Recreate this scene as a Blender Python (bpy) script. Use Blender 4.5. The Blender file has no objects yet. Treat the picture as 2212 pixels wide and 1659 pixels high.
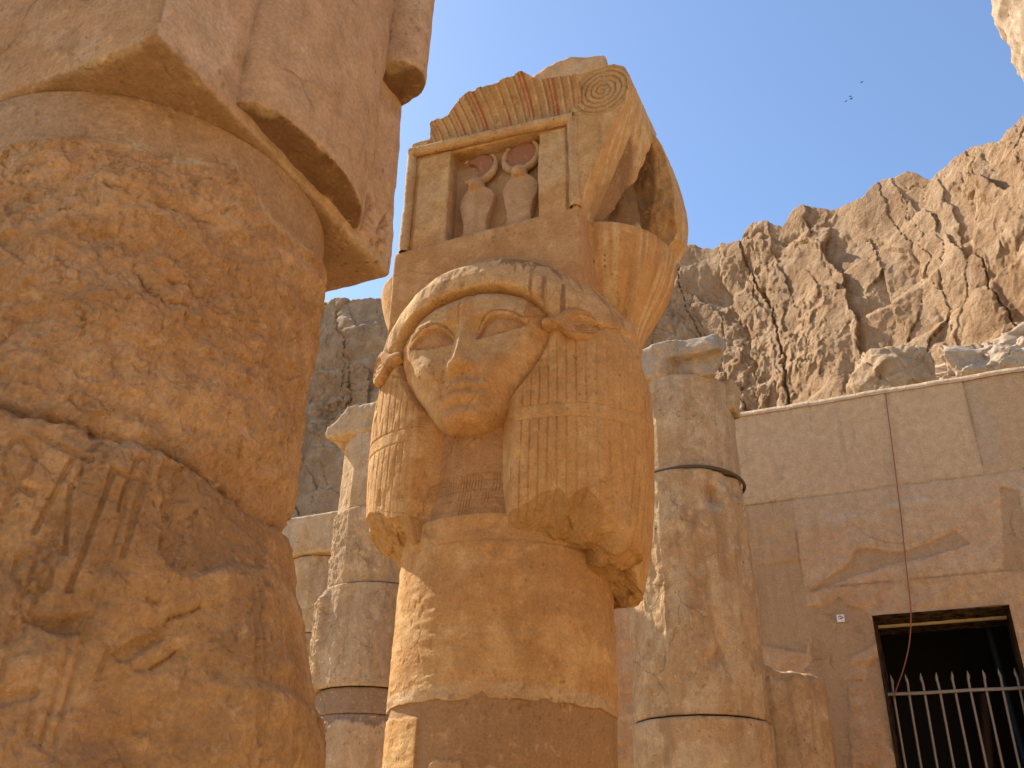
import bpy, math
import numpy as np
f32 = np.float32
C = bpy.context.scene.collection
SC = bpy.context.scene
R = math.radians

# ------------------------------------------------------------------ camera, sky, sun, exposure
EYE = np.array([0.0, 0.0, 1.6])
RT = np.array([0.9122773, 0.40897226, 0.02217687])
UP = np.array([0.17641626, -0.44123659, 0.87987929])
FW = np.array([-0.36963147, 0.79878155, 0.47467949])
cam = bpy.data.cameras.new('camera')
cam.sensor_width = 36.0
cam.lens = 2012.0 / 2212.0 * 36.0
cam.clip_start = 0.05
cam.clip_end = 3000
co = bpy.data.objects.new('camera', cam)
C.objects.link(co)
import mathutils
M = mathutils.Matrix(((RT[0], UP[0], -FW[0], EYE[0]), (RT[1], UP[1], -FW[1], EYE[1]), (RT[2], UP[2], -FW[2], EYE[2]), (0, 0, 0, 1)))
co.matrix_world = M
SC.camera = co
SUN_AZ, SUN_EL = -78.0, 46.0          # azimuth from +Y towards +X
w = bpy.data.worlds.new('World')
SC.world = w
w.use_nodes = True
nt = w.node_tree
bg = nt.nodes['Background']
sky = nt.nodes.new('ShaderNodeTexSky')
sky.sky_type = 'NISHITA'
sky.sun_disc = False
sky.sun_elevation = R(SUN_EL)
sky.sun_rotation = R(SUN_AZ)
sky.air_density = 1.0
sky.dust_density = 0.5
sky.ozone_density = 3.0
nt.links.new(sky.outputs[0], bg.inputs[0])
bg.inputs[1].default_value = 0.125
sl = bpy.data.lights.new('sun', 'SUN')
sl.energy = 5.0
sl.angle = R(0.53)
sl.color = (1.0, 0.90, 0.76)
so = bpy.data.objects.new('sun', sl)
C.objects.link(so)
sd = mathutils.Vector((math.sin(R(SUN_AZ)) * math.cos(R(SUN_EL)), math.cos(R(SUN_AZ)) * math.cos(R(SUN_EL)), math.sin(R(SUN_EL))))
so.rotation_euler = sd.to_track_quat('Z', 'Y').to_euler()
so.location = (-20, 10, 30)
SC.view_settings.view_transform = 'Standard'
SC.view_settings.look = 'None'
SC.view_settings.exposure = 0.98
SC.view_settings.gamma = 1.0
try:
    SC.cycles.max_bounces = 8
    SC.cycles.diffuse_bounces = 6
except Exception:
    pass

# ------------------------------------------------------------------ measuring helper: photo point -> ray from the eye
def ray(px, py):
    return RT * ((px - 1106.0) / 2012.0) + UP * (-(py - 829.5) / 2012.0) + FW
def at(px, py, axis, val):
    d = ray(px, py)
    return EYE + d * ((val - EYE[axis]) / d[axis])

# ------------------------------------------------------------------ noise
_rng = np.random.RandomState(7)
_T = (_rng.rand(64, 64, 64) * 2 - 1).astype(f32)
def vn(x, y, z):
    x = np.asarray(x, f32); y = np.asarray(y, f32); z = np.asarray(z, f32)
    x, y, z = np.broadcast_arrays(x, y, z)
    xi = np.floor(x); yi = np.floor(y); zi = np.floor(z)
    fx = x - xi; fy = y - yi; fz = z - zi
    fx = fx * fx * fx * (fx * (fx * 6 - 15) + 10); fy = fy * fy * fy * (fy * (fy * 6 - 15) + 10); fz = fz * fz * fz * (fz * (fz * 6 - 15) + 10)
    xi = xi.astype(np.int32) & 63; yi = yi.astype(np.int32) & 63; zi = zi.astype(np.int32) & 63
    x1 = (xi + 1) & 63; y1 = (yi + 1) & 63; z1 = (zi + 1) & 63
    a = _T[xi, yi, zi] * (1 - fx) + _T[x1, yi, zi] * fx
    b = _T[xi, y1, zi] * (1 - fx) + _T[x1, y1, zi] * fx
    c = _T[xi, yi, z1] * (1 - fx) + _T[x1, yi, z1] * fx
    d = _T[xi, y1, z1] * (1 - fx) + _T[x1, y1, z1] * fx
    a = a * (1 - fy) + b * fy
    c = c * (1 - fy) + d * fy
    return a * (1 - fz) + c * fz
def fbm(x, y, z, oct=4, gain=0.5, lac=2.07):
    s = 0; a = 1.0; q = 1.0; t = 0
    for i in range(oct):
        s = s + a * vn(x * q + 17.3 * i, y * q + 5.1 * i, z * q + 9.7 * i)
        t += a; a *= gain; q *= lac
    return s / t
def ridge(x, y, z, oct=4):
    s = 0; a = 1.0; q = 1.0; t = 0
    for i in range(oct):
        s = s + a * (1 - np.abs(vn(x * q + 3.3 * i, y * q + 7.1 * i, z * q + 1.7 * i)) * 2)
        t += a; a *= 0.5; q *= 2.1
    return s / t
_W = _rng.rand(128, 128, 6).astype(f32)
def worley(u, v):
    """F1, F2, and per nearest cell: id value, offset du, dv, two random slopes"""
    u = np.asarray(u, f32); v = np.asarray(v, f32)
    ui = np.floor(u).astype(np.int32); vi = np.floor(v).astype(np.int32)
    f1 = np.full(u.shape, 9, f32); f2 = np.full(u.shape, 9, f32)
    cid = np.zeros(u.shape, f32); du = np.zeros(u.shape, f32); dv = np.zeros(u.shape, f32); ga = np.zeros(u.shape, f32); gb = np.zeros(u.shape, f32)
    for i in (-1, 0, 1):
        for j in (-1, 0, 1):
            a = (ui + i) & 127; b = (vi + j) & 127
            q = _W[a, b]
            x = u - (ui + i + q[..., 0]); y = v - (vi + j + q[..., 1])
            d = np.sqrt(x * x + y * y)
            m = d < f1
            f2 = np.where(m, f1, np.minimum(f2, d))
            cid = np.where(m, q[..., 2], cid); du = np.where(m, x, du); dv = np.where(m, y, dv)
            ga = np.where(m, q[..., 3] - .5, ga); gb = np.where(m, q[..., 4] - .5, gb)
            f1 = np.where(m, d, f1)
    return f1, f2, cid, du, dv, ga, gb
def sstep(a, b, x):
    t = np.clip((x - a) / (b - a), 0, 1)
    return t * t * (3 - 2 * t)
def chips(u, v, s=1.0):
    """flaked stone: faceted shallow scars, 0..1 deep"""
    f1, f2, cid, du, dv, ga, gb = worley(u * s, v * s)
    return np.clip(cid - .45 + ga * du * 1.5 + gb * dv * 1.5, 0, 1)
def flakes(x, y, z, n=4, oct=4):
    """layered flaking: fbm cut into steps with sharp ragged edges, about -1..1"""
    q = fbm(x, y, z, oct, .55) * n
    k = np.floor(q)
    return (k + sstep(.82, 1.0, q - k)) / n * 2
def polysd(x, z, P):
    """signed distance to polygon, positive inside"""
    P = np.asarray(P, float); n = len(P)
    d = np.full(x.shape, 1e9); inside = np.zeros(x.shape, bool)
    for i in range(n):
        a = P[i]; b = P[(i + 1) % n]
        e = b - a; L = max(e.dot(e), 1e-12)
        t = np.clip(((x - a[0]) * e[0] + (z - a[1]) * e[1]) / L, 0, 1)
        d = np.minimum(d, (x - a[0] - t * e[0]) ** 2 + (z - a[1] - t * e[1]) ** 2)
        c = (a[1] > z) != (b[1] > z)
        if abs(b[1] - a[1]) > 1e-12:
            inside ^= c & (x < (b[0] - a[0]) * (z - a[1]) / (b[1] - a[1]) + a[0])
    return np.where(inside, 1, -1) * np.sqrt(d)
def linesd(x, z, P):
    """distance to an open polyline"""
    d = np.full(x.shape, 1e9)
    for a, b in zip(P[:-1], P[1:]):
        ex = b[0] - a[0]; ez = b[1] - a[1]; L = max(ex * ex + ez * ez, 1e-12)
        t = np.clip(((x - a[0]) * ex + (z - a[1]) * ez) / L, 0, 1)
        d = np.minimum(d, (x - a[0] - t * ex) ** 2 + (z - a[1] - t * ez) ** 2)
    return np.sqrt(d)

# ------------------------------------------------------------------ mesh helpers
def mk(name, V, F, mat, parent=None, smooth=True, tint=None, disp=None):
    V = np.ascontiguousarray(V, dtype=f32); F = np.asarray(F, np.int32)
    me = bpy.data.meshes.new(name)
    me.vertices.add(len(V)); me.vertices.foreach_set('co', V.ravel())
    k = F.shape[1]
    me.loops.add(F.size); me.loops.foreach_set('vertex_index', F.ravel())
    me.polygons.add(len(F)); me.polygons.foreach_set('loop_start', np.arange(0, F.size, k, dtype=np.int32))
    me.update(calc_edges=True)
    if disp is not None:
        N = np.empty(len(V) * 3, f32)
        me.vertices.foreach_get('normal', N); N = N.reshape(-1, 3)
        V = V + N * disp(V, N)[:, None].astype(f32)
        me.vertices.foreach_set('co', V.ravel().astype(f32)); me.update()
    if smooth:
        me.polygons.foreach_set('use_smooth', np.ones(len(F), bool))
    if tint is not None:
        N = np.empty(len(V) * 3, f32); me.vertices.foreach_get('normal', N)
        t = tint(V, N.reshape(-1, 3)) if callable(tint) else tint
        at_ = me.color_attributes.new('tint', 'FLOAT_COLOR', 'POINT')
        at_.data.foreach_set('color', np.ascontiguousarray(t, dtype=f32).ravel())
    me.validate()
    if mat: me.materials.append(mat)
    o = bpy.data.objects.new(name, me)
    C.objects.link(o)
    if parent is not None: o.parent = parent
    return o
def gridF(n, m, close=False):
    """quads of an (n rows, m columns) grid; close wraps the columns"""
    i = np.arange(n - 1)[:, None]; j = np.arange(m if close else m - 1)[None, :]
    j2 = (j + 1) % m
    return np.stack([i * m + j, i * m + j2, (i + 1) * m + j2, (i + 1) * m + j], -1).reshape(-1, 4)
def empty(name, loc, label, cat, group=None):
    o = bpy.data.objects.new(name, None); C.objects.link(o)
    o.location = loc; o['label'] = label; o['category'] = cat; o['kind'] = 'thing'
    if group: o['group'] = group
    return o
def tag(o, label, cat, group=None):
    o['label'] = label; o['category'] = cat; o['kind'] = 'thing'
    if group: o['group'] = group
    return o
def nets(f, lo, hi, h):
    """surface nets of the solid f(x,y,z) < 0"""
    ax = [np.arange(lo[i] - h, hi[i] + 2 * h, h).astype(f32) for i in range(3)]
    X, Y, Z = ax[0][:, None, None], ax[1][None, :, None], ax[2][None, None, :]
    D = np.broadcast_to(f(X, Y, Z), (len(ax[0]), len(ax[1]), len(ax[2]))).astype(f32).copy()
    D[0] = D[-1] = h; D[:, 0] = D[:, -1] = h; D[:, :, 0] = D[:, :, -1] = h
    S = D < 0
    nx, ny, nz = D.shape
    cnt = np.zeros((nx - 1, ny - 1, nz - 1), np.uint8)
    for a in (0, 1):
        for b in (0, 1):
            for c in (0, 1):
                cnt += S[a:nx - 1 + a, b:ny - 1 + b, c:nz - 1 + c]
    act = (cnt > 0) & (cnt < 8)
    I = np.argwhere(act)
    idx = np.full(act.shape, -1, np.int32); idx[act] = np.arange(len(I))
    cr = np.array([(a, b, c) for a in (0, 1) for b in (0, 1) for c in (0, 1)])
    vals = np.stack([D[I[:, 0] + a, I[:, 1] + b, I[:, 2] + c] for a, b, c in cr], 1)
    P = np.zeros((len(I), 3), f32); n = np.zeros(len(I), f32)
    for p in range(8):
        for q in range(p + 1, 8):
            if np.abs(cr[p] - cr[q]).sum() == 1:
                a = vals[:, p]; b = vals[:, q]; m = (a < 0) != (b < 0)
                t = np.where(m, a / np.where(m, a - b, 1), 0)
                P += m[:, None] * (cr[p] + t[:, None] * (cr[q] - cr[p])); n += m
    P = P / n[:, None]
    V = np.stack([ax[i][0] + (I[:, i] + P[:, i]) * h for i in range(3)], 1)
    F = []
    for d in range(3):
        e1, e2 = [(1, 2), (2, 0), (0, 1)][d]
        sl0 = [slice(None)] * 3; sl1 = [slice(None)] * 3
        sl0[d] = slice(0, -1); sl1[d] = slice(1, None)
        E = S[tuple(sl0)] != S[tuple(sl1)]
        K = np.argwhere(E)
        K = K[(K[:, e1] > 0) & (K[:, e2] > 0) & (K[:, e1] < D.shape[e1] - 1) & (K[:, e2] < D.shape[e2] - 1)]
        s = S[K[:, 0], K[:, 1], K[:, 2]]
        def cell(o1, o2):
            k = K.copy(); k[:, e1] -= o1; k[:, e2] -= o2
            return idx[k[:, 0], k[:, 1], k[:, 2]]
        q = np.stack([cell(1, 1), cell(0, 1), cell(0, 0), cell(1, 0)], 1)
        q[~s] = q[~s][:, ::-1]
        F.append(q)
    return V, np.concatenate(F)
def sbox(X, Y, Z, lo, hi, r=0.0):
    """rounded box distance"""
    dx = np.abs(X - (lo[0] + hi[0]) / 2) - (hi[0] - lo[0]) / 2 + r
    dy = np.abs(Y - (lo[1] + hi[1]) / 2) - (hi[1] - lo[1]) / 2 + r
    dz = np.abs(Z - (lo[2] + hi[2]) / 2) - (hi[2] - lo[2]) / 2 + r
    return np.sqrt(np.maximum(dx, 0) ** 2 + np.maximum(dy, 0) ** 2 + np.maximum(dz, 0) ** 2) + np.minimum(np.maximum(dx, np.maximum(dy, dz)), 0) - r
def smin(a, b, k):
    h = np.clip(.5 + .5 * (b - a) / k, 0, 1)
    return b * (1 - h) + a * h - k * h * (1 - h)
def rgba(n, col=(0, 0, 0), a=0.0):
    t = np.zeros((n, 4), f32); t[:, :3] = col; t[:, 3] = a
    return t
def blend(t, col, a):
    """lay a paint or patch colour over what the tint holds"""
    a = np.clip(a, 0, 1)[:, None]
    na = a + t[:, 3:] * (1 - a)
    t[:, :3] = np.where(na > 1e-5, (np.array(col, f32) * a + t[:, :3] * t[:, 3:] * (1 - a)) / np.maximum(na, 1e-5), t[:, :3])
    t[:, 3:] = na
    return t

# ------------------------------------------------------------------ materials
def stone(name, c1, c2, c3, sc=1.0, bump=0.5, pit=0.5, streak=0.3, cs=(.16, .085, .04), crack=0.5, tint=True, rough=.93, grain=1.0, sx=1.0, crag=.5, spk=.5):
    m = bpy.data.materials.new(name); m.use_nodes = True
    n = m.node_tree.nodes; L = m.node_tree.links
    b = n['Principled BSDF']
    b.inputs['Roughness'].default_value = rough
    b.inputs['Specular IOR Level'].default_value = 0.15
    tc = n.new('ShaderNodeTexCoord')
    def noise(scale, detail=6, dist=0.0, rg=.55, vec=None):
        q = n.new('ShaderNodeTexNoise'); q.inputs['Scale'].default_value = scale; q.inputs['Detail'].default_value = detail
        q.inputs['Roughness'].default_value = rg; q.inputs['Distortion'].default_value = dist
        L.new(vec or tc.outputs['Object'], q.inputs['Vector'])
        return q.outputs['Fac']
    def ramp(v, a, c, lo=0.0, hi=1.0):
        q = n.new('ShaderNodeMapRange'); q.inputs[1].default_value = a; q.inputs[2].default_value = c
        q.inputs[3].default_value = lo; q.inputs[4].default_value = hi
        L.new(v, q.inputs[0]); return q.outputs[0]
    def math_(op, a, c):
        q = n.new('ShaderNodeMath'); q.operation = op
        for k, v in enumerate((a, c)):
            if isinstance(v, (int, float)): q.inputs[k].default_value = v
            else: L.new(v, q.inputs[k])
        return q.outputs[0]
    def mix(fac, a, c, mode='MIX'):
        q = n.new('ShaderNodeMix'); q.data_type = 'RGBA'; q.blend_type = mode
        for k, v in ((0, fac), (6, a), (7, c)):
            if isinstance(v, (int, float)): q.inputs[k].default_value = v
            elif isinstance(v, tuple): q.inputs[k].default_value = (*v, 1)
            else: L.new(v, q.inputs[k])
        return q.outputs[2]
    def mapped(s):
        q = n.new('ShaderNodeMapping'); q.inputs['Scale'].default_value = s
        L.new(tc.outputs['Object'], q.inputs['Vector']); return q.outputs[0]
    base = mix(ramp(noise(1.4 * sc, 9, .6), .36, .64), c1, c2)
    base = mix(ramp(noise(6.5 * sc, 8, .5, .62), .46, .62, 0, .85), base, c3)
    if tint:
        a = n.new('ShaderNodeAttribute'); a.attribute_name = 'tint'
        base = mix(a.outputs['Alpha'], base, a.outputs['Color'])
    st = ramp(noise(1.0, 6, .5, .6, mapped((11 * sc * sx, 11 * sc * sx, 1.1 * sc))), .52, .72, 0, streak)
    base = mix(st, base, cs)
    mid = noise(17 * sc, 6, .4, .6)
    fine = noise(110 * sc, 3, 0, .6)
    base = mix(ramp(mid, .34, .66, .0, .42), base, tuple(x * .55 for x in c1))
    base = mix(1.0, base, ramp(fine, .25, .75, 1 - .22 * grain, 1 + .14 * grain), 'MULTIPLY')
    # pits
    vo = n.new('ShaderNodeTexVoronoi'); vo.inputs['Scale'].default_value = 34 * sc
    L.new(mapped((1, 1, .7)), vo.inputs['Vector'])
    pm = math_('MULTIPLY', ramp(vo.outputs['Distance'], .10, .26, 1, 0), ramp(noise(4.5 * sc, 4), .5, .66))
    base = mix(math_('MULTIPLY', pm, pit), base, tuple(x * .32 for x in c2))
    # hairline cracks
    wv = n.new('ShaderNodeTexNoise'); wv.inputs['Scale'].default_value = 3.2 * sc; wv.inputs['Detail'].default_value = 7; wv.inputs['Roughness'].default_value = .62
    L.new(tc.outputs['Object'], wv.inputs['Vector'])
    wm = n.new('ShaderNodeMix'); wm.data_type = 'VECTOR'; wm.inputs[0].default_value = .16 / sc
    L.new(tc.outputs['Object'], wm.inputs[4]); L.new(wv.outputs['Color'], wm.inputs[5])
    ve = n.new('ShaderNodeTexVoronoi'); ve.feature = 'DISTANCE_TO_EDGE'; ve.inputs['Scale'].default_value = 2.3 * sc
    L.new(wm.outputs[1], ve.inputs['Vector'])
    ck = math_('MULTIPLY', ramp(ve.outputs['Distance'], 0.0, .010, 1, 0), ramp(noise(1.6 * sc, 4), .53, .60))
    sp = ramp(noise(34 * sc, 6, .8, .72), .57, .68, 0, 1.0)
    sp = math_('MULTIPLY', sp, ramp(noise(2.6 * sc, 5, .5), .44, .66, .08 * spk, 1.15 * spk))
    base = mix(sp, base, tuple(x * .42 for x in c2))
    pale = ramp(noise(24 * sc, 5, .4, .7), .57, .70, 0, .7 * spk)
    base = mix(pale, base, tuple(min(1, x * 1.25) for x in c3))
    base = mix(math_('MULTIPLY', ck, crack), base, tuple(x * .25 for x in c2))
    L.new(base, b.inputs['Base Color'])
    h = math_('ADD', math_('MULTIPLY', mid, .55), math_('MULTIPLY', fine, .22 * grain))
    h = math_('ADD', h, math_('MULTIPLY', noise(45 * sc, 5, .2, .6), .35))
    h = math_('ADD', h, math_('MULTIPLY', noise(12 * sc, 12, .3, .72), 2.2 * crag))
    h = math_('SUBTRACT', h, math_('MULTIPLY', sp, .5))
    h = math_('SUBTRACT', h, math_('MULTIPLY', pm, .8 * pit))
    h = math_('SUBTRACT', h, math_('MULTIPLY', ck, 1.2 * crack))
    bp = n.new('ShaderNodeBump'); bp.inputs['Strength'].default_value = bump; bp.inputs['Distance'].default_value = .012 / sc
    L.new(h, bp.inputs['Height']); L.new(bp.outputs[0], b.inputs['Normal'])
    return m
def plain(name, col, rough=.6, metal=0.0):
    m = bpy.data.materials.new(name); m.use_nodes = True
    n = m.node_tree.nodes; L = m.node_tree.links; b = n['Principled BSDF']
    q = n.new('ShaderNodeTexNoise'); q.inputs['Scale'].default_value = 40; q.inputs['Detail'].default_value = 5
    tc = n.new('ShaderNodeTexCoord'); L.new(tc.outputs['Object'], q.inputs['Vector'])
    x = n.new('ShaderNodeMix'); x.data_type = 'RGBA'
    x.inputs[6].default_value = (*[c * .7 for c in col], 1); x.inputs[7].default_value = (*[min(1, c * 1.2) for c in col], 1)
    L.new(q.outputs['Fac'], x.inputs[0]); L.new(x.outputs[2], b.inputs['Base Color'])
    b.inputs['Roughness'].default_value = rough; b.inputs['Metallic'].default_value = metal
    return m

M_col = stone('carved_sandstone', (.57, .325, .120), (.46, .235, .080), (.64, .405, .17), bump=.75, streak=.26, crack=.25, crag=.6, spk=.45)
M_near = stone('rough_sandstone', (.66, .405, .20), (.55, .31, .14), (.74, .49, .27), bump=1.0, streak=.10, pit=.5, crack=.35, crag=1.3, spk=.6)
M_back = stone('weathered_sandstone', (.57, .370, .185), (.47, .285, .13), (.65, .46, .26), bump=.9, streak=.32, pit=.8, crack=.35, crag=.9, spk=.65)
M_wall = stone('pinkish_masonry', (.63, .41, .22), (.55, .335, .165), (.69, .48, .275), sc=.8, bump=.9, streak=.22, pit=.35, crack=.3, crag=.8, spk=.22)
M_cliff = stone('limestone_cliff', (.45, .285, .155), (.33, .195, .095), (.51, .35, .21), sc=.07, bump=.9, streak=.55, cs=(.22, .14, .085), pit=.25, crack=.6, tint=False, sx=.5, crag=1.2)
M_rock = stone('limestone_rock', (.50, .37, .25), (.42, .30, .19), (.58, .45, .31), sc=.45, bump=.9, streak=.25, pit=.5, tint=False)
M_tan = stone('tan_rock', (.46, .31, .18), (.36, .23, .12), (.54, .39, .25), sc=.6, bump=.9, streak=.2, pit=.4, tint=False, crag=1.0)
M_sand = stone('sand', (.53, .38, .20), (.47, .33, .17), (.59, .435, .25), sc=.5, bump=.4, streak=0, pit=.3, crack=0, tint=False)
M_iron = plain('weathered_iron', (.30, .24, .17), .6, .3)
M_cable = plain('rust_coloured_cable', (.28, .095, .045), .6)
M_white = plain('white_plate', (.80, .74, .70), .5)
M_black = plain('black_paint', (.03, .025, .025), .6)
M_room = plain('shade_dark_masonry', (.03, .026, .022), .95)  # near-black colour stands in for the darkness of the unlit chamber
M_plank = plain('old_wood', (.09, .045, .02), .8)
M_blue = plain('blue_pipe', (.012, .035, .06), .7)
M_bird = plain('dark_feathers', (.05, .05, .06), .8)
PLASTER = (.50, .315, .17)

# ------------------------------------------------------------------ ground
gx = np.concatenate([np.linspace(-400, -14, 30), np.linspace(-13, 13, 120), np.linspace(14, 400, 30)])
gy = gx + 3
GX, GY = np.meshgrid(gx, gy)
GZ = .015 * fbm(GX * .9, GY * .9, GX * 0, 4) * (np.abs(GX) < 14)
mk('ground', np.stack([GX, GY, GZ], -1).reshape(-1, 3), gridF(len(gy), len(gx)), M_sand)['kind'] = 'structure'

# ------------------------------------------------------------------ cliff
def cliff():
    azk = [-95, -75, -58, -46, -40, -38.45, -37.33, -35.24, -33.9, -30, -25, -18, -13, -12.12, -10.45, -8.09, -7.2, -5.09, -4.2, -3.26, -1.37, .54, 1.92, 3.79, 5.03, 6.02, 8.01, 9.67, 10.29, 11.35, 14, 20, 30, 45]
    elk = [25, 28, 30, 31.5, 32.0, 32.3, 32.3, 32.75, 32.6, 33.5, 34.5, 35.7, 36.3, 36.38, 36.23, 36.4, 36.9, 36.7, 37.3, 37.75, 37.5, 37.55, 38.15, 38.2, 37.1, 37.45, 38.2, 37.95, 38.5, 38.55, 39, 40, 41, 41]
    rk = [[-95, -60, -38, -12, 0, 11, 20, 45], [150, 110, 80, 62, 53, 46, 42, 36]]
    az = np.concatenate([np.linspace(-95, -43, 100), np.linspace(-42.9, 15, 900), np.linspace(15.1, 45, 60)])
    t = np.concatenate([np.linspace(0, .45, 60), np.linspace(.455, 1, 300), [1.012, 1.02, 1.03, 1.06, 1.1]])
    AZ, T = np.meshgrid(az, t)
    r0 = np.interp(AZ, *rk)
    el = np.interp(AZ, azk, elk)
    tt = np.minimum(T, 1)
    r = r0 * (1 + .14 * tt)
    H = r0 * 1.14 * np.tan(np.radians(el)) + 1.6
    z = H * tt
    a = np.radians(AZ)
    x0 = np.sin(a) * r0; y0 = np.cos(a) * r0
    ds = np.hypot(np.diff(x0[0]), np.diff(y0[0])); s = np.concatenate([[0], np.cumsum(ds)])[None, :] + 0 * AZ
    wz = z + 3 * vn(s * .08, z * .08, z * 0) + .5 * fbm(s * .8, z * .8, z * 0 + 2, 3)
    ws = s + .16 * z + 1.5 * vn(s * .12, z * .1, z * 0 + 3) + .55 * fbm(s * .9, z * .9, z * 0 + 6, 4)
    # rounded buttresses parted by clefts
    d = 3.4 * np.abs(vn(ws / 9.5, wz / 60, z * 0 + 1)) + 1.5 * np.abs(vn(ws / 4.2 + 9, wz / 26, z * 0 + 5))
    f1, f2, cid, du, dv, ga, gb = worley(ws / 5.5, wz / 24 + 3.2)
    d = d + (cid - .5) * 1.2 + ga * du * 1.8 + gb * dv * 1.6 - .8 * sstep(.035, .0, f2 - f1) * sstep(.35, .6, cid)
    f1, f2, cid, du, dv, ga, gb = worley(ws / 1.9 + 31, wz / 7 + 9)
    d = d + (cid - .5) * .40 + ga * du * .8 + gb * dv * .7 - .25 * sstep(.03, .0, f2 - f1) * sstep(.5, .7, cid)
    # ledges of the beds
    lz = wz / 4.6 + .5 * vn(s * .06, z * 0, z * 0 + 8)
    saw = lz - np.floor(lz)
    d = d + .55 * (saw - .5) * sstep(1.0, .88, saw) * (.4 + .6 * np.abs(vn(s * .1, z * .1, z * 0)))
    rub = sstep(-.12, .25, fbm(s * .09, z * .11, z * 0 + 4, 3))
    f1, f2, cid, du, dv, ga, gb = worley(ws / .9 + 11, wz / 1.3 + 5)
    d = d + rub * ((cid - .5) * .28 + ga * du * .45 + gb * dv * .4)
    f1, f2, cid, du, dv, ga, gb = worley(ws / .42 + 21, wz / .7 + 5)
    d = d + (.25 + .75 * rub) * ((cid - .5) * .13 + ga * du * .25 + gb * dv * .2)
    d = d + 1.0 * fbm(s * .13, z * .13, z * 0 + 7, 3) + (.08 + .15 * rub) * fbm(s * 2.0, z * 1.4, z * 0, 4) - 1.2
    # lower right: debris slope that leans out at the foot
    d = d + 7 * sstep(.55, .1, T)
    edge = sstep(1.0, .9, tt)
    d = d * (.45 + .55 * edge)
    back = np.maximum(T - 1, 0) * 300
    rr = r - d + back
    jag = .9 * fbm(s * .35, s * 0, s * 0 + 5, 4) * sstep(.85, 1, tt)
    V = np.stack([np.sin(a) * rr, np.cos(a) * rr, z + jag - back * .03], -1).reshape(-1, 3)
    F = gridF(len(t), len(az))
    o = mk('cliff', V, F, M_cliff); o['kind'] = 'structure'
cliff()

# blob rocks -----------------------------------------------------------------
def blob(name, cen, rad, amp, seed, mat, n=150, sq=3.0):
    th = np.linspace(0, 2 * np.pi, 2 * n, endpoint=False); ph = np.linspace(.02, np.pi - .02, n)
    TH, PH = np.meshgrid(th, ph)
    u = np.stack([np.cos(TH) * np.sin(PH), np.sin(TH) * np.sin(PH), np.cos(PH)], -1)
    k = (np.abs(u) ** sq).sum(-1) ** (-1 / sq)
    p = u * (k ** .5)[..., None]
    q = p * np.array(rad)
    e = q + seed * 3.7
    m = min(rad)
    d = .34 * ridge(e[..., 0] / m * .9, e[..., 1] / m * .9, e[..., 2] / m * .9, 2) + .25 * fbm(e[..., 0] / m * 2.2, e[..., 1] / m * 2.2, e[..., 2] / m * 2.2, 4)
    f1, f2, cid, du, dv, ga, gb = worley(e[..., 0] / m * 2.4 + e[..., 1] / m * 1.1, e[..., 2] / m * 2.0 + e[..., 1] / m)
    d = d + (cid - .5) * .22 + ga * du * .4 + gb * dv * .4
    q = q * (1 + amp * d)[..., None]
    V = (q + np.array(cen)).reshape(-1, 3)
    return mk(name, V, gridF(n, 2 * n, True)[:, ::-1], mat)
def polar(azd, eld, r):
    return np.array([math.sin(R(azd)) * r, math.cos(R(azd)) * r, 1.6 + math.tan(R(eld)) * r])
tag(blob('boulder', polar(.3, 25.9, 17), (.72, .8, .86), .5, 1, M_tan, sq=2.3), 'rounded tan boulder showing above the wall top', 'boulder')
tag(blob('boulder', polar(7.0, 25.3, 20.5), (1.75, 1.3, .80), .6, 4, M_rock, sq=3.0), 'long low sunlit rock to the right of the rounded boulder, above the wall', 'boulder')
tag(blob('boulder', polar(11.8, 25.0, 21), (2.2, 1.5, 1.1), .6, 6, M_rock, sq=3.0), 'pale sunlit rock above the wall at the right edge of the photo', 'boulder')
def terrace():
    xs = np.linspace(-8, 14, 160); ys = np.linspace(13.2, 34, 120)
    X, Y = np.meshgrid(xs, ys)
    Z = np.interp(Y, [13.2, 17, 22, 34], [2.0, 9.2, 10.6, 13.0]) + .5 * fbm(X * .4, Y * .4, X * 0, 4)
    o = mk('rubble_slope', np.stack([X, Y, Z], -1).reshape(-1, 3), gridF(len(ys), len(xs)), M_rock); o['kind'] = 'structure'
terrace()
def pinnacle():
    zs = np.linspace(14, 46, 160); th = np.linspace(0, 2 * np.pi, 300, endpoint=False)
    TH, Z = np.meshgrid(th, zs)
    rng = 34.0
    c = polar(17.6, 0, rng)
    el = np.degrees(np.arctan2(Z - 1.6, rng))
    left = np.interp(el, [30, 36, 39, 40.5, 41.5, 43, 43.3, 44.3, 45.2, 47], [13.6, 13.4, 13.0, 12.28, 12.05, 12.0, 11.75, 11.75, 12.15, 12.6])
    hw = rng * np.sin(np.radians(17.6 - left))
    rr = hw * (1 + .05 * fbm(np.cos(TH) * 2, np.sin(TH) * 2, Z * .5, 4)) + .25 * fbm(np.cos(TH) * 7, np.sin(TH) * 7, Z * 2.2, 4)
    V = np.stack([c[0] + rr * np.cos(TH), c[1] + rr * np.sin(TH), Z], -1).reshape(-1, 3)
    o = mk('rock_pinnacle', V, gridF(len(zs), len(th), True), M_rock); o['kind'] = 'structure'
pinnacle()

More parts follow.
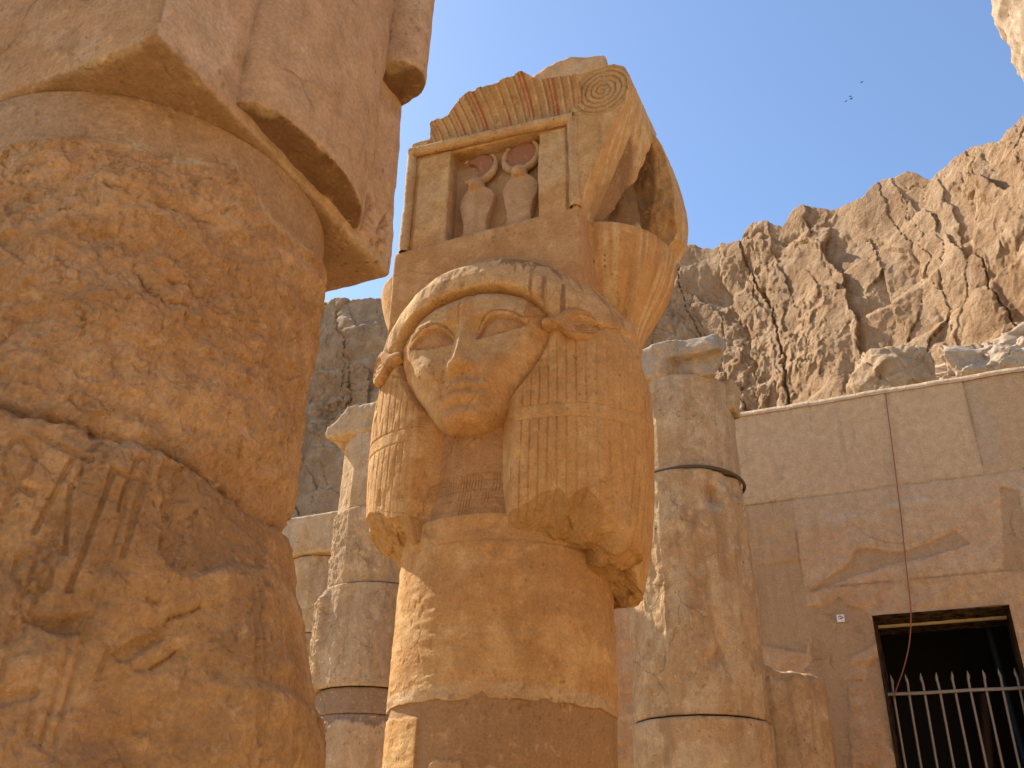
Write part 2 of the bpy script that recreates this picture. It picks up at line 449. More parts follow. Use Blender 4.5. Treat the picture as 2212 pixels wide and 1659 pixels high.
# ------------------------------------------------------------------ masonry wall with doorway
WY = 8.6
def build_wall():
    root = empty('temple_wall', (0, WY, 0), 'tall pinkish masonry wall with patched plaster and a barred doorway', 'wall')
    x0, x1, z0, z1 = -3.7, 4.2, 0.0, 5.85
    xs = np.concatenate([np.arange(x0, 1.6, .0115), np.arange(1.6, x1, .06)]); zs = np.concatenate([np.arange(z0, 1.5, .06), np.arange(1.5, z1, .0115), [z1]])
    X, Z = np.meshgrid(xs, zs)
    wob = .018 * fbm(X * 5, Z * 5, X * 0, 4) + .012 * fbm(X * 22, Z * 22, X * 0, 3)
    rough = .012 * flakes(X * 2.6, Z * 3.4, X * 0 + 3, 4, 5) + .010 * fbm(X * 4, Z * 4, X * 0 + 3, 4) + .013 * fbm(X * 16, Z * 16, X * 0 + 5, 4) + .012 * chips(X * 6 + 9 * wob, Z * 9 + 9 * wob) + .008 * chips(X * 17 + 12 * wob, Z * 21 + 9 * wob)
    smooth = .004 * fbm(X * 3, Z * 3, X * 0 + 9, 3)
    old = sstep(4.66, 4.60, Z + 2.0 * wob + .05 * vn(X * 2, X * 0, X * 0))
    patches = [[(-1.46, 4.28), (-1.03, 4.29), (-1.02, 3.62), (-1.08, 3.45), (-1.46, 3.55)],
               [(-.98, 3.99), (-.80, 4.10), (-.63, 4.20), (-.54, 4.34), (-.40, 4.33), (-.2, 4.27), (.05, 4.32), (.22, 4.36), (.30, 4.40), (.38, 4.28), (.2, 4.23), (-.2, 4.17), (-.6, 4.08)],
               [(-1.03, 3.86), (-.86, 3.84), (-.74, 3.94), (-.68, 3.84), (-.52, 3.80), (-.49, 3.5), (-.6, 3.45), (-.72, 3.40), (-.78, 3.15), (-.82, 2.6), (-1.0, 1.5), (-1.04, 3.0)],
               [(-.6, 3.3), (-.49, 3.38), (-.48, 2.6), (-.55, 2.7)],
               [(.75, 3.2), (1.1, 3.35), (1.3, 2.4), (.9, 2.2)],
               [(.60, 4.02), (.72, 4.75), (.86, 4.7), (.80, 4.0)]]
    pm = np.zeros(X.shape)
    for P in patches:
        pm = np.maximum(pm, sstep(-.006, .006, polysd(X, Z, P) + wob * 1.0))
    D = -(rough * old + smooth * (1 - old))
    D = D * (1 - pm) + pm * (.018 + smooth * .6)
    for zc, wd in ((4.885, .008), (4.02, .009), (3.2, .008), (2.4, .008)):
        D = D + .018 * sstep(wd, wd * .3, np.abs(Z - zc - .5 * wob)) * (1 - pm)
    for xc, za, zb in ((-1.03, 3.1, 4.66), (.62, 4.885, 5.85), (-2.1, 4.885, 5.85), (1.2, 4.0, 4.9), (-2.3, 3.2, 4.0), (-1.9, 2.4, 3.2), (.9, 3.2, 4.02), (-1.75, 4.02, 4.6)):
        D = D + .014 * sstep(.007, .002, np.abs(X - xc - .6 * wob)) * (Z > za) * (Z < zb) * (1 - pm)
    row = np.searchsorted([2.4, 3.2, 4.02, 4.885], Z)
    cells = [(-2.3, -1.03, .2, 1.2), (-1.9, -1.03, .9), (-2.3, -1.03, .9), (-1.75, -1.03, 1.2), (-2.1, .62)]
    blk = np.zeros(X.shape)
    for k, cc in enumerate(cells):
        q = np.searchsorted(cc, X)
        blk = np.where(row == k, np.mod(np.sin(k * 12.9 + q * 78.2) * 43758.5, 1), blk)
    D = D + .012 * (blk - .5) * (1 - pm)
    # ragged mortar ledge above the old courses
    D = D - .012 * np.exp(-((Z - 4.665 - .05 * vn(X * 2, X * 0, X * 0 + 4)) / .035) ** 2) * np.clip(.6 + fbm(X * 3, Z * 3, X * 0, 3) * 2, 0, 1)
    # cut for the doorway: push the masonry behind the reveal by leaving the faces out
    dx0, dx1, dz0, dz1 = -.486, .573, 1.0, 3.732
    V = np.stack([X, D, Z], -1).reshape(-1, 3)
    F = gridF(len(zs), len(xs))
    cx = X.reshape(-1)[F].mean(1); cz = Z.reshape(-1)[F].mean(1)
    F = F[~((cx > dx0) & (cx < dx1) & (cz > dz0) & (cz < dz1))]
    t = rgba(X.size)
    hi = (1 - old).reshape(-1)
    zz = Z.reshape(-1); xx = X.reshape(-1)
    mott = fbm(xx * 2.5, zz * 2.5, xx * 0 + 2, 4)
    blend(t, (.63, .42, .235), hi * .75)
    blend(t, (.54, .365, .205), hi * sstep(4.89, 4.88, zz) * .8)
    blend(t, (.58, .335, .18), (1 - hi) * sstep(.0, .3, mott) * .6)
    blend(t, (.42, .25, .125), np.clip(blk.reshape(-1) - .45, 0, 1) * .8)
    blend(t, (.64, .44, .27), np.clip(.5 - blk.reshape(-1), 0, 1) * .8)
    blend(t, (.46, .30, .16), pm.reshape(-1) * .92)
    blend(t, (.64, .52, .36), sstep(.06, 0, np.abs(zz - 4.67 - .03 * vn(xx * 2, xx * 0, xx * 0 + 4))) * sstep(-.05, .25, fbm(xx * 3, zz * 3, xx * 0, 3)) * .75)
    blend(t, (.48, .36, .24), sstep(.02, 0, polysd(xx, zz, [(.60, 5.0), (.66, 5.6), (.62, 5.84), (.72, 5.84), (.80, 5.3), (.78, 5.0)]) * -1) * .5)
    mk('masonry', V, F, M_wall, root, tint=t)
    # body behind: two piers, the piece over the door, ends and top
    bm = []
    def bx(a, b_):
        bm.append((a, b_))
    bx((x0, .06, 0), (dx0 - .03, .70, z1)); bx((dx1 + .03, .06, 0), (x1, .70, z1)); bx((dx0 - .03, .06, dz1 + .03), (dx1 + .03, .70, z1))
    Vb, Fb = [], []
    for a, b_ in bm:
        o = len(Vb)
        for k in range(8): Vb.append([(a, b_)[k >> 2 & 1][0], (a, b_)[k >> 1 & 1][1], (a, b_)[k & 1][2]])
        Fb += [[o + q for q in qd] for qd in ((0, 1, 3, 2), (4, 6, 7, 5), (0, 4, 5, 1), (2, 3, 7, 6), (0, 2, 6, 4), (1, 5, 7, 3))]
    mk('wall_core', np.array(Vb), np.array(Fb), M_wall, root, smooth=False)
    # coping strip that closes the top edge
    cx_ = np.linspace(x0, x1, 400); cv = []
    for yy, zq in ((-.016, z1 - .035), (-.014, z1 + .014), (.70, z1 + .014), (.70, z1 - .05)):
        cv.append(np.stack([cx_, yy + 0 * cx_ - .004 * fbm(cx_ * 4, cx_ * 0, cx_ * 0, 3), zq + .010 * fbm(cx_ * 5, cx_ * 0, cx_ * 0 + 3, 3)], -1))
    mk('coping', np.concatenate(cv), gridF(4, 400)[:, ::-1], M_wall, root, tint=lambda V, N: blend(rgba(len(V)), (.70, .50, .32), .6 + 0 * V[:, 0]))
    # door reveal
    d = empty('doorway', (0, 0, 0), '', '')
    del d['label']; del d['category']; del d['kind']; d.parent = root
    def sheet(name, P00, P10, P01, n, m_, amp):
        P00, P10, P01 = map(np.array, (P00, P10, P01))
        u = np.linspace(0, 1, n)[:, None, None]; v = np.linspace(0, 1, m_)[None, :, None]
        V = P00 + u * (P10 - P00) + v * (P01 - P00)
        nn = np.cross(P10 - P00, P01 - P00).astype(float); nn /= np.linalg.norm(nn)
        V = V + nn * (amp * fbm(V[..., 0] * 6, V[..., 1] * 6, V[..., 2] * 6, 4))[..., None]
        return mk(name, V.reshape(-1, 3), gridF(n, m_), M_wall, d)
    sheet('jamb', (dx0, -.004, dz0), (dx0, -.004, dz1 + .01), (dx0, .705, dz0), 140, 36, .012)
    sheet('jamb', (dx1, -.004, dz0), (dx1, .705, dz0), (dx1, -.004, dz1 + .01), 36, 140, .012)
    sheet('soffit', (dx0 - .01, -.004, dz1), (dx1 + .01, -.004, dz1), (dx0 - .01, .376, dz1), 90, 30, .008)
    sheet('soffit', (dx0 - .01, .40, dz1 - .012), (dx1 + .01, .40, dz1 - .012), (dx0 - .01, .705, dz1 - .012), 90, 30, .006)
    Vb = np.array([(dx0 + .01, .372, dz1 - .016), (dx1 - .01, .372, dz1 - .016), (dx1 - .01, .405, dz1 - .020), (dx0 + .01, .405, dz1 - .020), (dx0 + .01, .372, dz1 + .02), (dx1 - .01, .372, dz1 + .02)])
    mk('lintel_strip', Vb, np.array([(0, 3, 2, 1), (0, 1, 5, 4)]), plain('pale_wood', (.55, .45, .28), .7), d, smooth=False)
    sheet('threshold', (dx0, -.02, dz0), (dx0, .72, dz0), (dx1, -.02, dz0), 20, 40, .006)
    return root
build_wall()
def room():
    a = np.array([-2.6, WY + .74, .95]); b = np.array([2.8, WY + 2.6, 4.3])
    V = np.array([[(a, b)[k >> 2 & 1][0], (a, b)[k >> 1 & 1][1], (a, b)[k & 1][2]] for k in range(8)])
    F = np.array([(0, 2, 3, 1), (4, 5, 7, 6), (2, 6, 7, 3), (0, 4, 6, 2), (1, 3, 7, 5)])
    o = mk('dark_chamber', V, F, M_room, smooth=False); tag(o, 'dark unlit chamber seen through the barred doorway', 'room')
    # front return walls so no light leaks in beside the doorway
    return o
room()

# tubes ---------------------------------------------------------------------
def tube(P, r, n=8, cap=True):
    P = np.asarray(P, float); rr = np.broadcast_to(np.asarray(r, float), (len(P),))
    T = np.gradient(P, axis=0); T /= np.linalg.norm(T, axis=1)[:, None]
    ref = np.array([0, 0, 1.0]) if abs(T[0][2]) < .8 else np.array([0, 1.0, 0])
    A = np.cross(T, ref); A /= np.linalg.norm(A, axis=1)[:, None]; B = np.cross(T, A)
    th = np.linspace(0, 2 * np.pi, n, endpoint=False)
    V = P[:, None, :] + rr[:, None, None] * (np.cos(th)[None, :, None] * A[:, None, :] + np.sin(th)[None, :, None] * B[:, None, :])
    return V.reshape(-1, 3), gridF(len(P), n, True)
def spline(P, n):
    P = np.asarray(P, float); t = np.concatenate([[0], np.cumsum(np.linalg.norm(np.diff(P, axis=0), axis=1))]); t /= t[-1]
    q = np.linspace(0, 1, n)
    out = np.stack([np.interp(q, t, P[:, k]) for k in range(3)], -1)
    for _ in range(max(2, n // 14)):
        out[1:-1] = .25 * out[:-2] + .5 * out[1:-1] + .25 * out[2:]
    return out
def gate():
    gy_ = 8.80
    k = gy_ / WY
    root = empty('metal_gate', (0, gy_, 1.0), 'thin rusty metal gate of pointed bars in the dark doorway', 'gate')
    def loc(p): return np.asarray(p, float) - np.array([0, gy_, 1.0])
    zr = 1.6 + 1.4725 * k
    for zz in (zr, 1.25):
        V = []
        for xx in np.linspace(-.478, .565, 20):
            for yy, zq in ((-.006, -.013), (.006, -.013), (.006, .013), (-.006, .013)):
                V.append(loc((xx, gy_ - .004 + yy, zz + zq + .002 * math.sin(xx * 9))))
        mk('rail', np.array(V), gridF(20, 4, True), M_iron, root, smooth=False)
    n = 9
    for i in range(n):
        xx = -.430 + i * .1195
        P = [loc((xx, gy_ + .012, z)) for z in (1.0, 1.5, 2.0, 2.6, zr, zr + .085, zr + .10, zr + .125, zr + .165)]
        P = np.array(P); P[:, 0] += .004 * np.sin(np.arange(len(P)) * 1.3 + i)
        V, F = tube(P, [.0105] * 5 + [.0105, .0125, .012, .001], 8)
        mk('bar', V, F, M_iron, root)
gate()
pts = [(-.045, WY + .30, 5.872), (-.045, WY + .02, 5.875), (-.049, WY - .022, 5.845), (-.075, WY - .03, 5.3), (-.108, WY - .028, 4.657), (-.140, WY - .05, 4.2), (-.167, WY - .035, 3.784), (-.185, WY - .01, 3.66), (-.235, WY + .05, 3.47), (-.32, WY + .12, 3.28), (-.425, WY + .185, 3.11), (-.44, WY + .2, 3.06)]
V, F = tube(spline(pts, 90), .0055, 8)
tag(mk('cable', V, F, M_cable), 'thin rust coloured cable hanging down the wall to the gate', 'cable')
tp = empty('number_tag', (-.751, WY - .012, 3.729), 'tiny white square tag with black marks fixed beside the doorway', 'sign')
def flat(name, pts, y, th, mat, par):
    n = len(pts); a = np.array([(p[0], y, p[1]) for p in pts]); b = a + np.array([0, th, 0])
    V = np.concatenate([a, b]); me = bpy.data.meshes.new(name)
    me.from_pydata(V.tolist(), [], [list(range(n))[::-1], list(range(n, 2 * n))] + [[i, (i + 1) % n, n + (i + 1) % n, n + i] for i in range(n)])
    me.materials.append(mat); o = bpy.data.objects.new(name, me); C.objects.link(o); o.parent = par
    return o
flat('plate', [(-.032, -.032), (.032, -.032), (.032, .032), (-.032, .032)], 0, .01, M_white, tp)
arc = [(-.018 + .034 * t, .008 + .014 * math.sin(math.pi * (.15 + .8 * t))) for t in np.linspace(0, 1, 10)]
flat('mark', [(x, z - .007) for x, z in arc] + arc[::-1], -.002, .0015, M_black, tp)
flat('mark', [(.003 + .007 * math.cos(t), -.004 + .007 * math.sin(t)) for t in np.linspace(0, 2 * np.pi, 10, endpoint=False)], -.002, .0015, M_black, tp)
flat('mark', [(.018 + .005 * math.cos(t), .003 + .006 * math.sin(t)) for t in np.linspace(0, 2 * np.pi, 10, endpoint=False)], -.002, .0015, M_black, tp)
flat('mark', [(-.020, -.008), (-.004, -.008), (-.004, -.004), (-.020, -.004)], -.002, .0015, M_black, tp)
# plank and pipe standing inside the chamber
V, F = tube([(.02, WY + 1.15, .97), (.12, WY + 1.35, 1.9), (.30, WY + 1.6, 3.3)], .055, 4); tag(mk('plank', V, F, M_plank, smooth=False), 'brown wooden plank leaning in the dark behind the gate bars', 'plank')
V, F = tube([(.60, WY + 1.15, .97), (.50, WY + 1.15, 2.6), (.42, WY + 1.15, 4.2)], .03, 10); tag(mk('pipe', V, F, M_blue), 'faint blue pipe standing in the dark behind the gate bars', 'pipe')

# ------------------------------------------------------------------ column tools
def cyl(name, zs, thd, rf, mat, parent, tint=None, ztop=None, capr=.05, capz=0.0, botr=None):
    """drum: zs rows, thd angles in degrees (0 faces -y, 90 faces +x); rf(TH, Z) -> radius; closing rows at top (and bottom)"""
    th = np.radians(thd)
    TH, Z = np.meshgrid(th, zs)
    RR = rf(TH, Z)
    if ztop is not None:
        Z = ztop(TH, Z)
    rows = [np.stack([RR * np.sin(TH), -RR * np.cos(TH), Z], -1)]
    if botr is not None:
        pre = []
        for k in (1, .66, .33):
            r_ = RR[0] * (1 - k) + botr * k
            pre.append(np.stack([r_ * np.sin(th), -r_ * np.cos(th), Z[0] + (.004 * k)], -1))
        rows.insert(0, np.stack(pre))
    post = []
    for k in (.04, .15, .35, .6, .85, 1):
        r_ = RR[-1] * (1 - k) + capr * k
        nz = capz * (.4 * fbm(r_ * np.sin(th) * 5, r_ * np.cos(th) * 5, th * 0, 4) * min(1, k * 5))
        post.append(np.stack([r_ * np.sin(th), -r_ * np.cos(th), Z[-1] + nz], -1))
    rows.append(np.stack(post))
    G = np.concatenate(rows)
    n, m = G.shape[:2]
    return mk(name, G.reshape(-1, 3), gridF(n, m, True), mat, parent, tint=tint)
def dense(c, half, step, coarse):
    """angles with a dense arc round c (degrees)"""
    a = np.arange(c - half, c + half, step)
    b = np.arange(c + half, c + 360 - half, coarse)
    return np.concatenate([a, b])
def poly16(TH, Rr, n=16, off=.5):
    s = 2 * np.pi / n
    q = np.mod(TH + off * s, s) - s / 2
    return Rr * np.cos(s / 2) / np.cos(q)

# ------------------------------------------------------------------ the carved column
AX, AY = -1.599, 3.447
HC = empty('carved_column', (AX, AY, 0), 'tall column topped by a carved stone face with cow ears and a little shrine', 'column')
def unl(px, py, yl):
    """photo point on the column's own plane y = yl -> local x, z"""
    p = at(px, py, 1, AY + yl); return p[0] - AX, p[2]
thd = dense(20, 92, .33, 2.2)
def rn(TH, Z, Rr): return Rr * np.sin(TH), -Rr * np.cos(TH)
def marks(TH, Z, Rr, k=1.0):
    x, y = rn(TH, Z, Rr)
    return k * (.0014 * fbm(x * 7, y * 7, Z * 7, 4) + .0016 * vn(x * 9, y * 9, Z * 55) + .0011 * vn(x * 30, y * 30, Z * 90) - .002 * sstep(.72, .9, fbm(x * 34, y * 34, Z * 22, 2) * 1.6))
# upper drum
def rf(TH, Z):
    Rr = np.interp(Z, [2.17, 2.75, 2.9], [.450, .441, .440])
    r = Rr + marks(TH, Z, Rr)
    r = r - .007 * np.exp(-((Z - 2.752) / .0035) ** 2)
    r = r - .010 * sstep(2.215, 2.17, Z + .02 * fbm(TH * 8, Z * 6, TH * 0, 4)) * np.clip(.5 + 1.6 * fbm(TH * 5, Z * 10, TH * 0, 3), 0, 1)
    return r
def t_drum(V, N):
    th = np.arctan2(V[:, 0], -V[:, 1]); t = rgba(len(V))
    e = sstep(2.235, 2.20, V[:, 2] + .015 * fbm(th * 9, V[:, 2] * 8, th * 0, 4))
    blend(t, (.56, .42, .25), e * .7)
    blend(t, (.40, .23, .10), sstep(.15, .5, fbm(V[:, 0] * 2.4, V[:, 1] * 2.4, V[:, 2] * 6, 4) * 2) * .5)
    return t
cyl('shaft_drum', np.concatenate([np.arange(2.172, 2.25, .003), np.arange(2.25, 2.86, .005)]), thd, rf, M_col, HC, tint=t_drum,
    ztop=lambda TH, Z: np.where(Z < 2.25, Z + .010 * fbm(TH * 6, TH * 0, TH * 0, 4) * (2.25 - Z) / .078, Z), botr=.42)
# lower drum: smooth repair core with old stone skins
def skin(TH, Z):
    d = np.degrees(TH)
    wob = .02 * fbm(TH * 7, Z * 9, TH * 0 + 3, 4)
    left = np.minimum((-17.5 - d) / 60, (2.108 - .0006 * d - Z) + .4 * wob)
    top = np.interp(d, [-20, -12, -6, 0, 7, 10, 14, 20, 26, 30, 60], [1.80, 1.93, 1.97, 1.975, 1.96, 1.86, 1.955, 1.97, 1.94, 1.88, 1.60])
    low = top - Z + wob * 1.6
    return np.maximum(sstep(-.002, .004, left), sstep(-.004, .006, low))
def rf2(TH, Z):
    k = skin(TH, Z)
    return .4405 + .0006 * fbm(TH * 9, Z * 9, TH * 0, 3) + k * (.0075 + marks(TH, Z, .445, .9)) + .0 * Z
def t_low(V, N):
    th = np.arctan2(V[:, 0], -V[:, 1]); k = skin(th, V[:, 2]); t = rgba(len(V))
    blend(t, (.345, .205, .10), (1 - k) * .95)
    blend(t, (.50, .30, .16), k * .6 * (np.degrees(th) > -14))
    return t
cyl('shaft_drum', np.concatenate([np.arange(0, 1.5, .05), np.arange(1.5, 2.20, .0045)]), thd, rf2, M_col, HC, tint=t_low)
# neck with broad collar
def rf3(TH, Z):
    Rr = np.interp(Z, [2.80, 2.86, 3.0, 3.6], [.438, .428, .392, .375])
    d = np.degrees(TH)
    fade = sstep(24, 19, np.abs(d))
    g = 0
    for zc in (2.845, 2.885, 2.93, 2.972, 3.012, 3.045):
        g = g + np.exp(-((Z - zc) / .0035) ** 2)
    tick = sstep(.55, .9, np.cos(TH * Rr / .0125 * 2 * np.pi)) * ((Z > 2.845) & (Z < 3.04)) * sstep(-.3, .2, vn(TH * 9, Z * 14, TH * 0))
    return Rr + marks(TH, Z, Rr) - .0045 * g * fade - .003 * tick * fade
cyl('neck', np.arange(2.84, 3.6, .0032), dense(0, 35, .16, 4), rf3, M_col, HC, tint=lambda V, N: blend(rgba(len(V)), (.38, .195, .085), .6 + 0 * V[:, 0]))

# wig -----------------------------------------------------------------------
FACE = [(0, 3.210), (.085, 3.220), (.150, 3.268), (.212, 3.340), (.278, 3.425), (.335, 3.512), (.365, 3.585), (.380, 3.645), (.372, 3.70), (.335, 3.76), (.26, 3.82), (.165, 3.858), (.07, 3.875), (0, 3.878)]
FACE = FACE + [(-x, z) for x, z in FACE[-2:0:-1]]
az_ = [2.60, 2.72, 2.85, 3.1, 3.4, 3.6, 3.72, 3.80, 3.88, 3.95, 4.01, 4.05, 4.08, 4.10]
aa_ = [.545, .575, .600, .625, .635, .622, .592, .555, .500, .430, .345, .265, .19, .10]
bb_ = [.43, .435, .445, .448, .440, .438, .462, .478, .478, .47, .45, .42, .37, .27]
def superr(TH, a, b, n=3.0):
    return (np.abs(np.sin(TH) / a) ** n + np.abs(np.cos(TH) / b) ** n) ** (-1 / n)
def zbot(d):
    return np.interp(d, [-180, -110, -80, -66, -52, -40, -32, -24, -18, 18, 22, 30, 37, 44, 48, 54, 60, 72, 84, 95, 110, 135, 180],
                     [2.70, 2.78, 2.90, 2.95, 2.955, 2.90, 2.885, 2.875, 2.87, 2.86, 2.84, 2.86, 2.90, 2.93, 2.89, 2.93, 2.86, 2.78, 2.72, 2.66, 2.64, 2.66, 2.70])
def wig_r(TH, Z):
    a = np.interp(Z, az_, aa_); b = np.interp(Z, az_, bb_)
    a = a * (1 + .045 * np.sin(TH))
    r = superr(TH, a, b)
    x = r * np.sin(TH); y = -r * np.cos(TH)
    d = np.degrees(TH)
    front = y < 0
    # band over the brow
    ell = np.hypot(x / .37, (Z - 3.60) / .275)
    band = sstep(.98, 1.10, ell) * sstep(3.60, 3.70, Z) * front
    wob = .02 * fbm(x * 12, Z * 12, x * 0, 3)
    stepR = sstep(3.645, 3.665, Z + wob * .7 + .0 * x)
    band = np.where(x > 0, sstep(.98, 1.10, ell) * stepR * front, band)
    r = r + .014 * band
    # gap between the lappets and the pocket behind the face
    g = sstep(.150, .235, np.abs(x)) if True else 0
    gap = (1 - g) * (Z < 3.45) * front
    fd = polysd(x, Z, FACE)
    pocket = sstep(-.004, .03, fd) * front
    k = np.maximum(gap, pocket)
    r = r * (1 - k) + k * np.minimum(r, .37 + 0 * r)
    # side seam between front and rear wig
    for s in (1, -1):
        dd = s * d
        seam = 83 + 2 * np.sin(Z * 5)
        r = r - .016 * np.exp(-((dd - seam - 3) / 1.6) ** 2) * (Z < 3.72) - .032 * sstep(seam, seam + 1.8, dd) * sstep(3.82, 3.70, Z)
        r = r + .018 * np.exp(-((dd - seam + 5) / 5.0) ** 2) * (Z < 3.75)
    # hair: vertical grooves and tie bands on the lappets
    arc = np.where(np.abs(d) < 72, np.abs(x), .6 + np.abs(y + .2))
    low = sstep(3.62, 3.56, Z) * (np.abs(x) > .19) + 0
    tie = np.maximum(np.exp(-((Z - 3.215 - .02 * np.abs(x)) / .0035) ** 2), np.exp(-((Z - 3.275 - .02 * np.abs(x)) / .0035) ** 2))
    inband = (Z > 3.215 + .02 * np.abs(x)) & (Z < 3.275 + .02 * np.abs(x))
    ph = np.cos(2 * np.pi * (arc + .012 * vn(x * 2, Z * 1.5, x * 0)) / .036)
    gr = sstep(.78, .97, ph) * np.clip(.65 + fbm(x * 5, y * 5, Z * 3, 3) * 1.1, .1, 1)
    r = r - low * (.0065 * gr * (~inband) + .0045 * tie)
    x = r * np.sin(TH); y = -r * np.cos(TH)
    r = r + .006 * fbm(x * 3, y * 3, Z * 3, 3) + .0028 * fbm(x * 12, y * 12, Z * 9, 4) + .0012 * vn(x * 60, y * 60, Z * 20)
    r = r - .007 * sstep(.35, .6, fbm(x * 9 + 3, y * 9, Z * 6, 3) * 1.6)
    return r
def build_wig():
    thd = dense(12, 108, .30, 2.5)
    th = np.radians(thd); d = (thd + 180) % 360 - 180
    zb = zbot(d) + .014 * fbm(th * 9, th * 0, th * 0, 4)
    v = np.linspace(0, 1, 420)
    Z = zb[None, :] + (4.10 - zb)[None, :] * v[:, None]
    TH = th[None, :] + 0 * Z
    Z = np.broadcast_to(Z, TH.shape)
    RR = wig_r((TH + np.pi) % (2 * np.pi) - np.pi, Z)
    G = np.stack([RR * np.sin(TH), -RR * np.cos(TH), Z], -1)
    # broken underside down to the shaft
    k = np.linspace(1, 0, 46)[:-1][:, None]
    r_ = RR[0][None] * (1 - k) + .405 * k
    base = np.where(zb[None] > 2.80, 2.765, 2.68 + 0 * zb[None])
    zu = zb[None] - (zb[None] - base) * (k ** .8) * .9
    jag = (.055 * ridge(r_ * np.sin(th) * 5, r_ * np.cos(th) * 5, zu * 5, 4) + .03 * chips(th[None] * 5 + 0 * r_, r_ * 12)) * np.sin(np.pi * np.clip(k, 0, 1)) ** .6
    U = np.stack([r_ * np.sin(th), -r_ * np.cos(th), zu + jag - .02 * np.sin(np.pi * k)], -1)
    G = np.concatenate([U, G])
    n, m = G.shape[:2]
    V = G.reshape(-1, 3)
    x, y, z = V.T
    t = rgba(len(V))
    ell = np.hypot(x / .37, (z - 3.60) / .275)
    bandm = (y < 0) * sstep(1.0, 1.06, ell) * sstep(3.66, 3.70, z) * sstep(4.08, 4.0, z)
    blend(t, (.68, .46, .215), bandm * .62)
    drip = sstep(.08, .42, fbm(x * 26, y * 26, z * 2.2, 3) + .35 * sstep(3.95, 4.03, z + .04 * vn(x * 8, x * 0, z * 0)))
    blend(t, (.26, .14, .06), bandm * drip * .9)
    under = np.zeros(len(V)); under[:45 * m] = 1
    blend(t, (.31, .185, .075), under * .65)  # shade beneath the lappets put into the colour of the break
    side = sstep(.42, .6, x) * (z < 3.9)
    blend(t, (.54, .30, .115), side * .5)
    blend(t, (.58, .40, .20), sstep(.1, .5, fbm(x * 14, y * 14, z * 1.6, 4) * 1.8) * side * .4)
    mk('wig', V, gridF(n, m, True), M_col, HC, tint=t)
build_wig()

# reliefs: sheets that stand out of the stone behind them ---------------------
def relief(name, P, yf, h, step, parent, mat, tint=None, flip=False, axis='y'):
    P = np.array(P)
    xs = np.arange(P[:, 0].min() - 2 * step, P[:, 0].max() + 2 * step, step); zs = np.arange(P[:, 1].min() - 2 * step, P[:, 1].max() + 2 * step, step)
    X, Z = np.meshgrid(xs, zs)
    E = polysd(X, Z, P)
    Y = yf(X, Z) - h(X, Z, np.maximum(E, 0))
    # snap the outermost ring on to the outline and sink it
    out = E < 0
    gx_ = np.gradient(E, step, axis=1); gz_ = np.gradient(E, step, axis=0); gl = np.hypot(gx_, gz_) + 1e-6
    X2 = np.where(out, X - E * gx_ / gl, X); Z2 = np.where(out, Z - E * gz_ / gl, Z)
    Y = np.where(out, yf(X2, Z2) + .02, Y)
    F = gridF(len(zs), len(xs))
    keep = (E.reshape(-1)[F] > -1.6 * step).all(1)
    F = F[keep]
    V = np.stack([X2, Y, Z2], -1).reshape(-1, 3)
    used = np.unique(F); mp = np.full(len(V), -1); mp[used] = np.arange(len(used))
    V = V[used]; F = mp[F]
    return mk(name, V, F, mat, parent, tint=tint)
def G2(x, z, cx, cz, sx, sz): return np.exp(-((x - cx) / sx) ** 2 - ((z - cz) / sz) ** 2)
def lid(ax):
    """upper and lower lid lines of an eye, ax = |x|"""
    q = np.clip((ax - .052) / .215, 0, 1)
    up = 3.626 + .066 * np.sin(np.pi * q ** .8) ** .9 + .028 * q
    lo = 3.612 - .012 * np.sin(np.pi * q) + .034 * q
    return q, up, lo
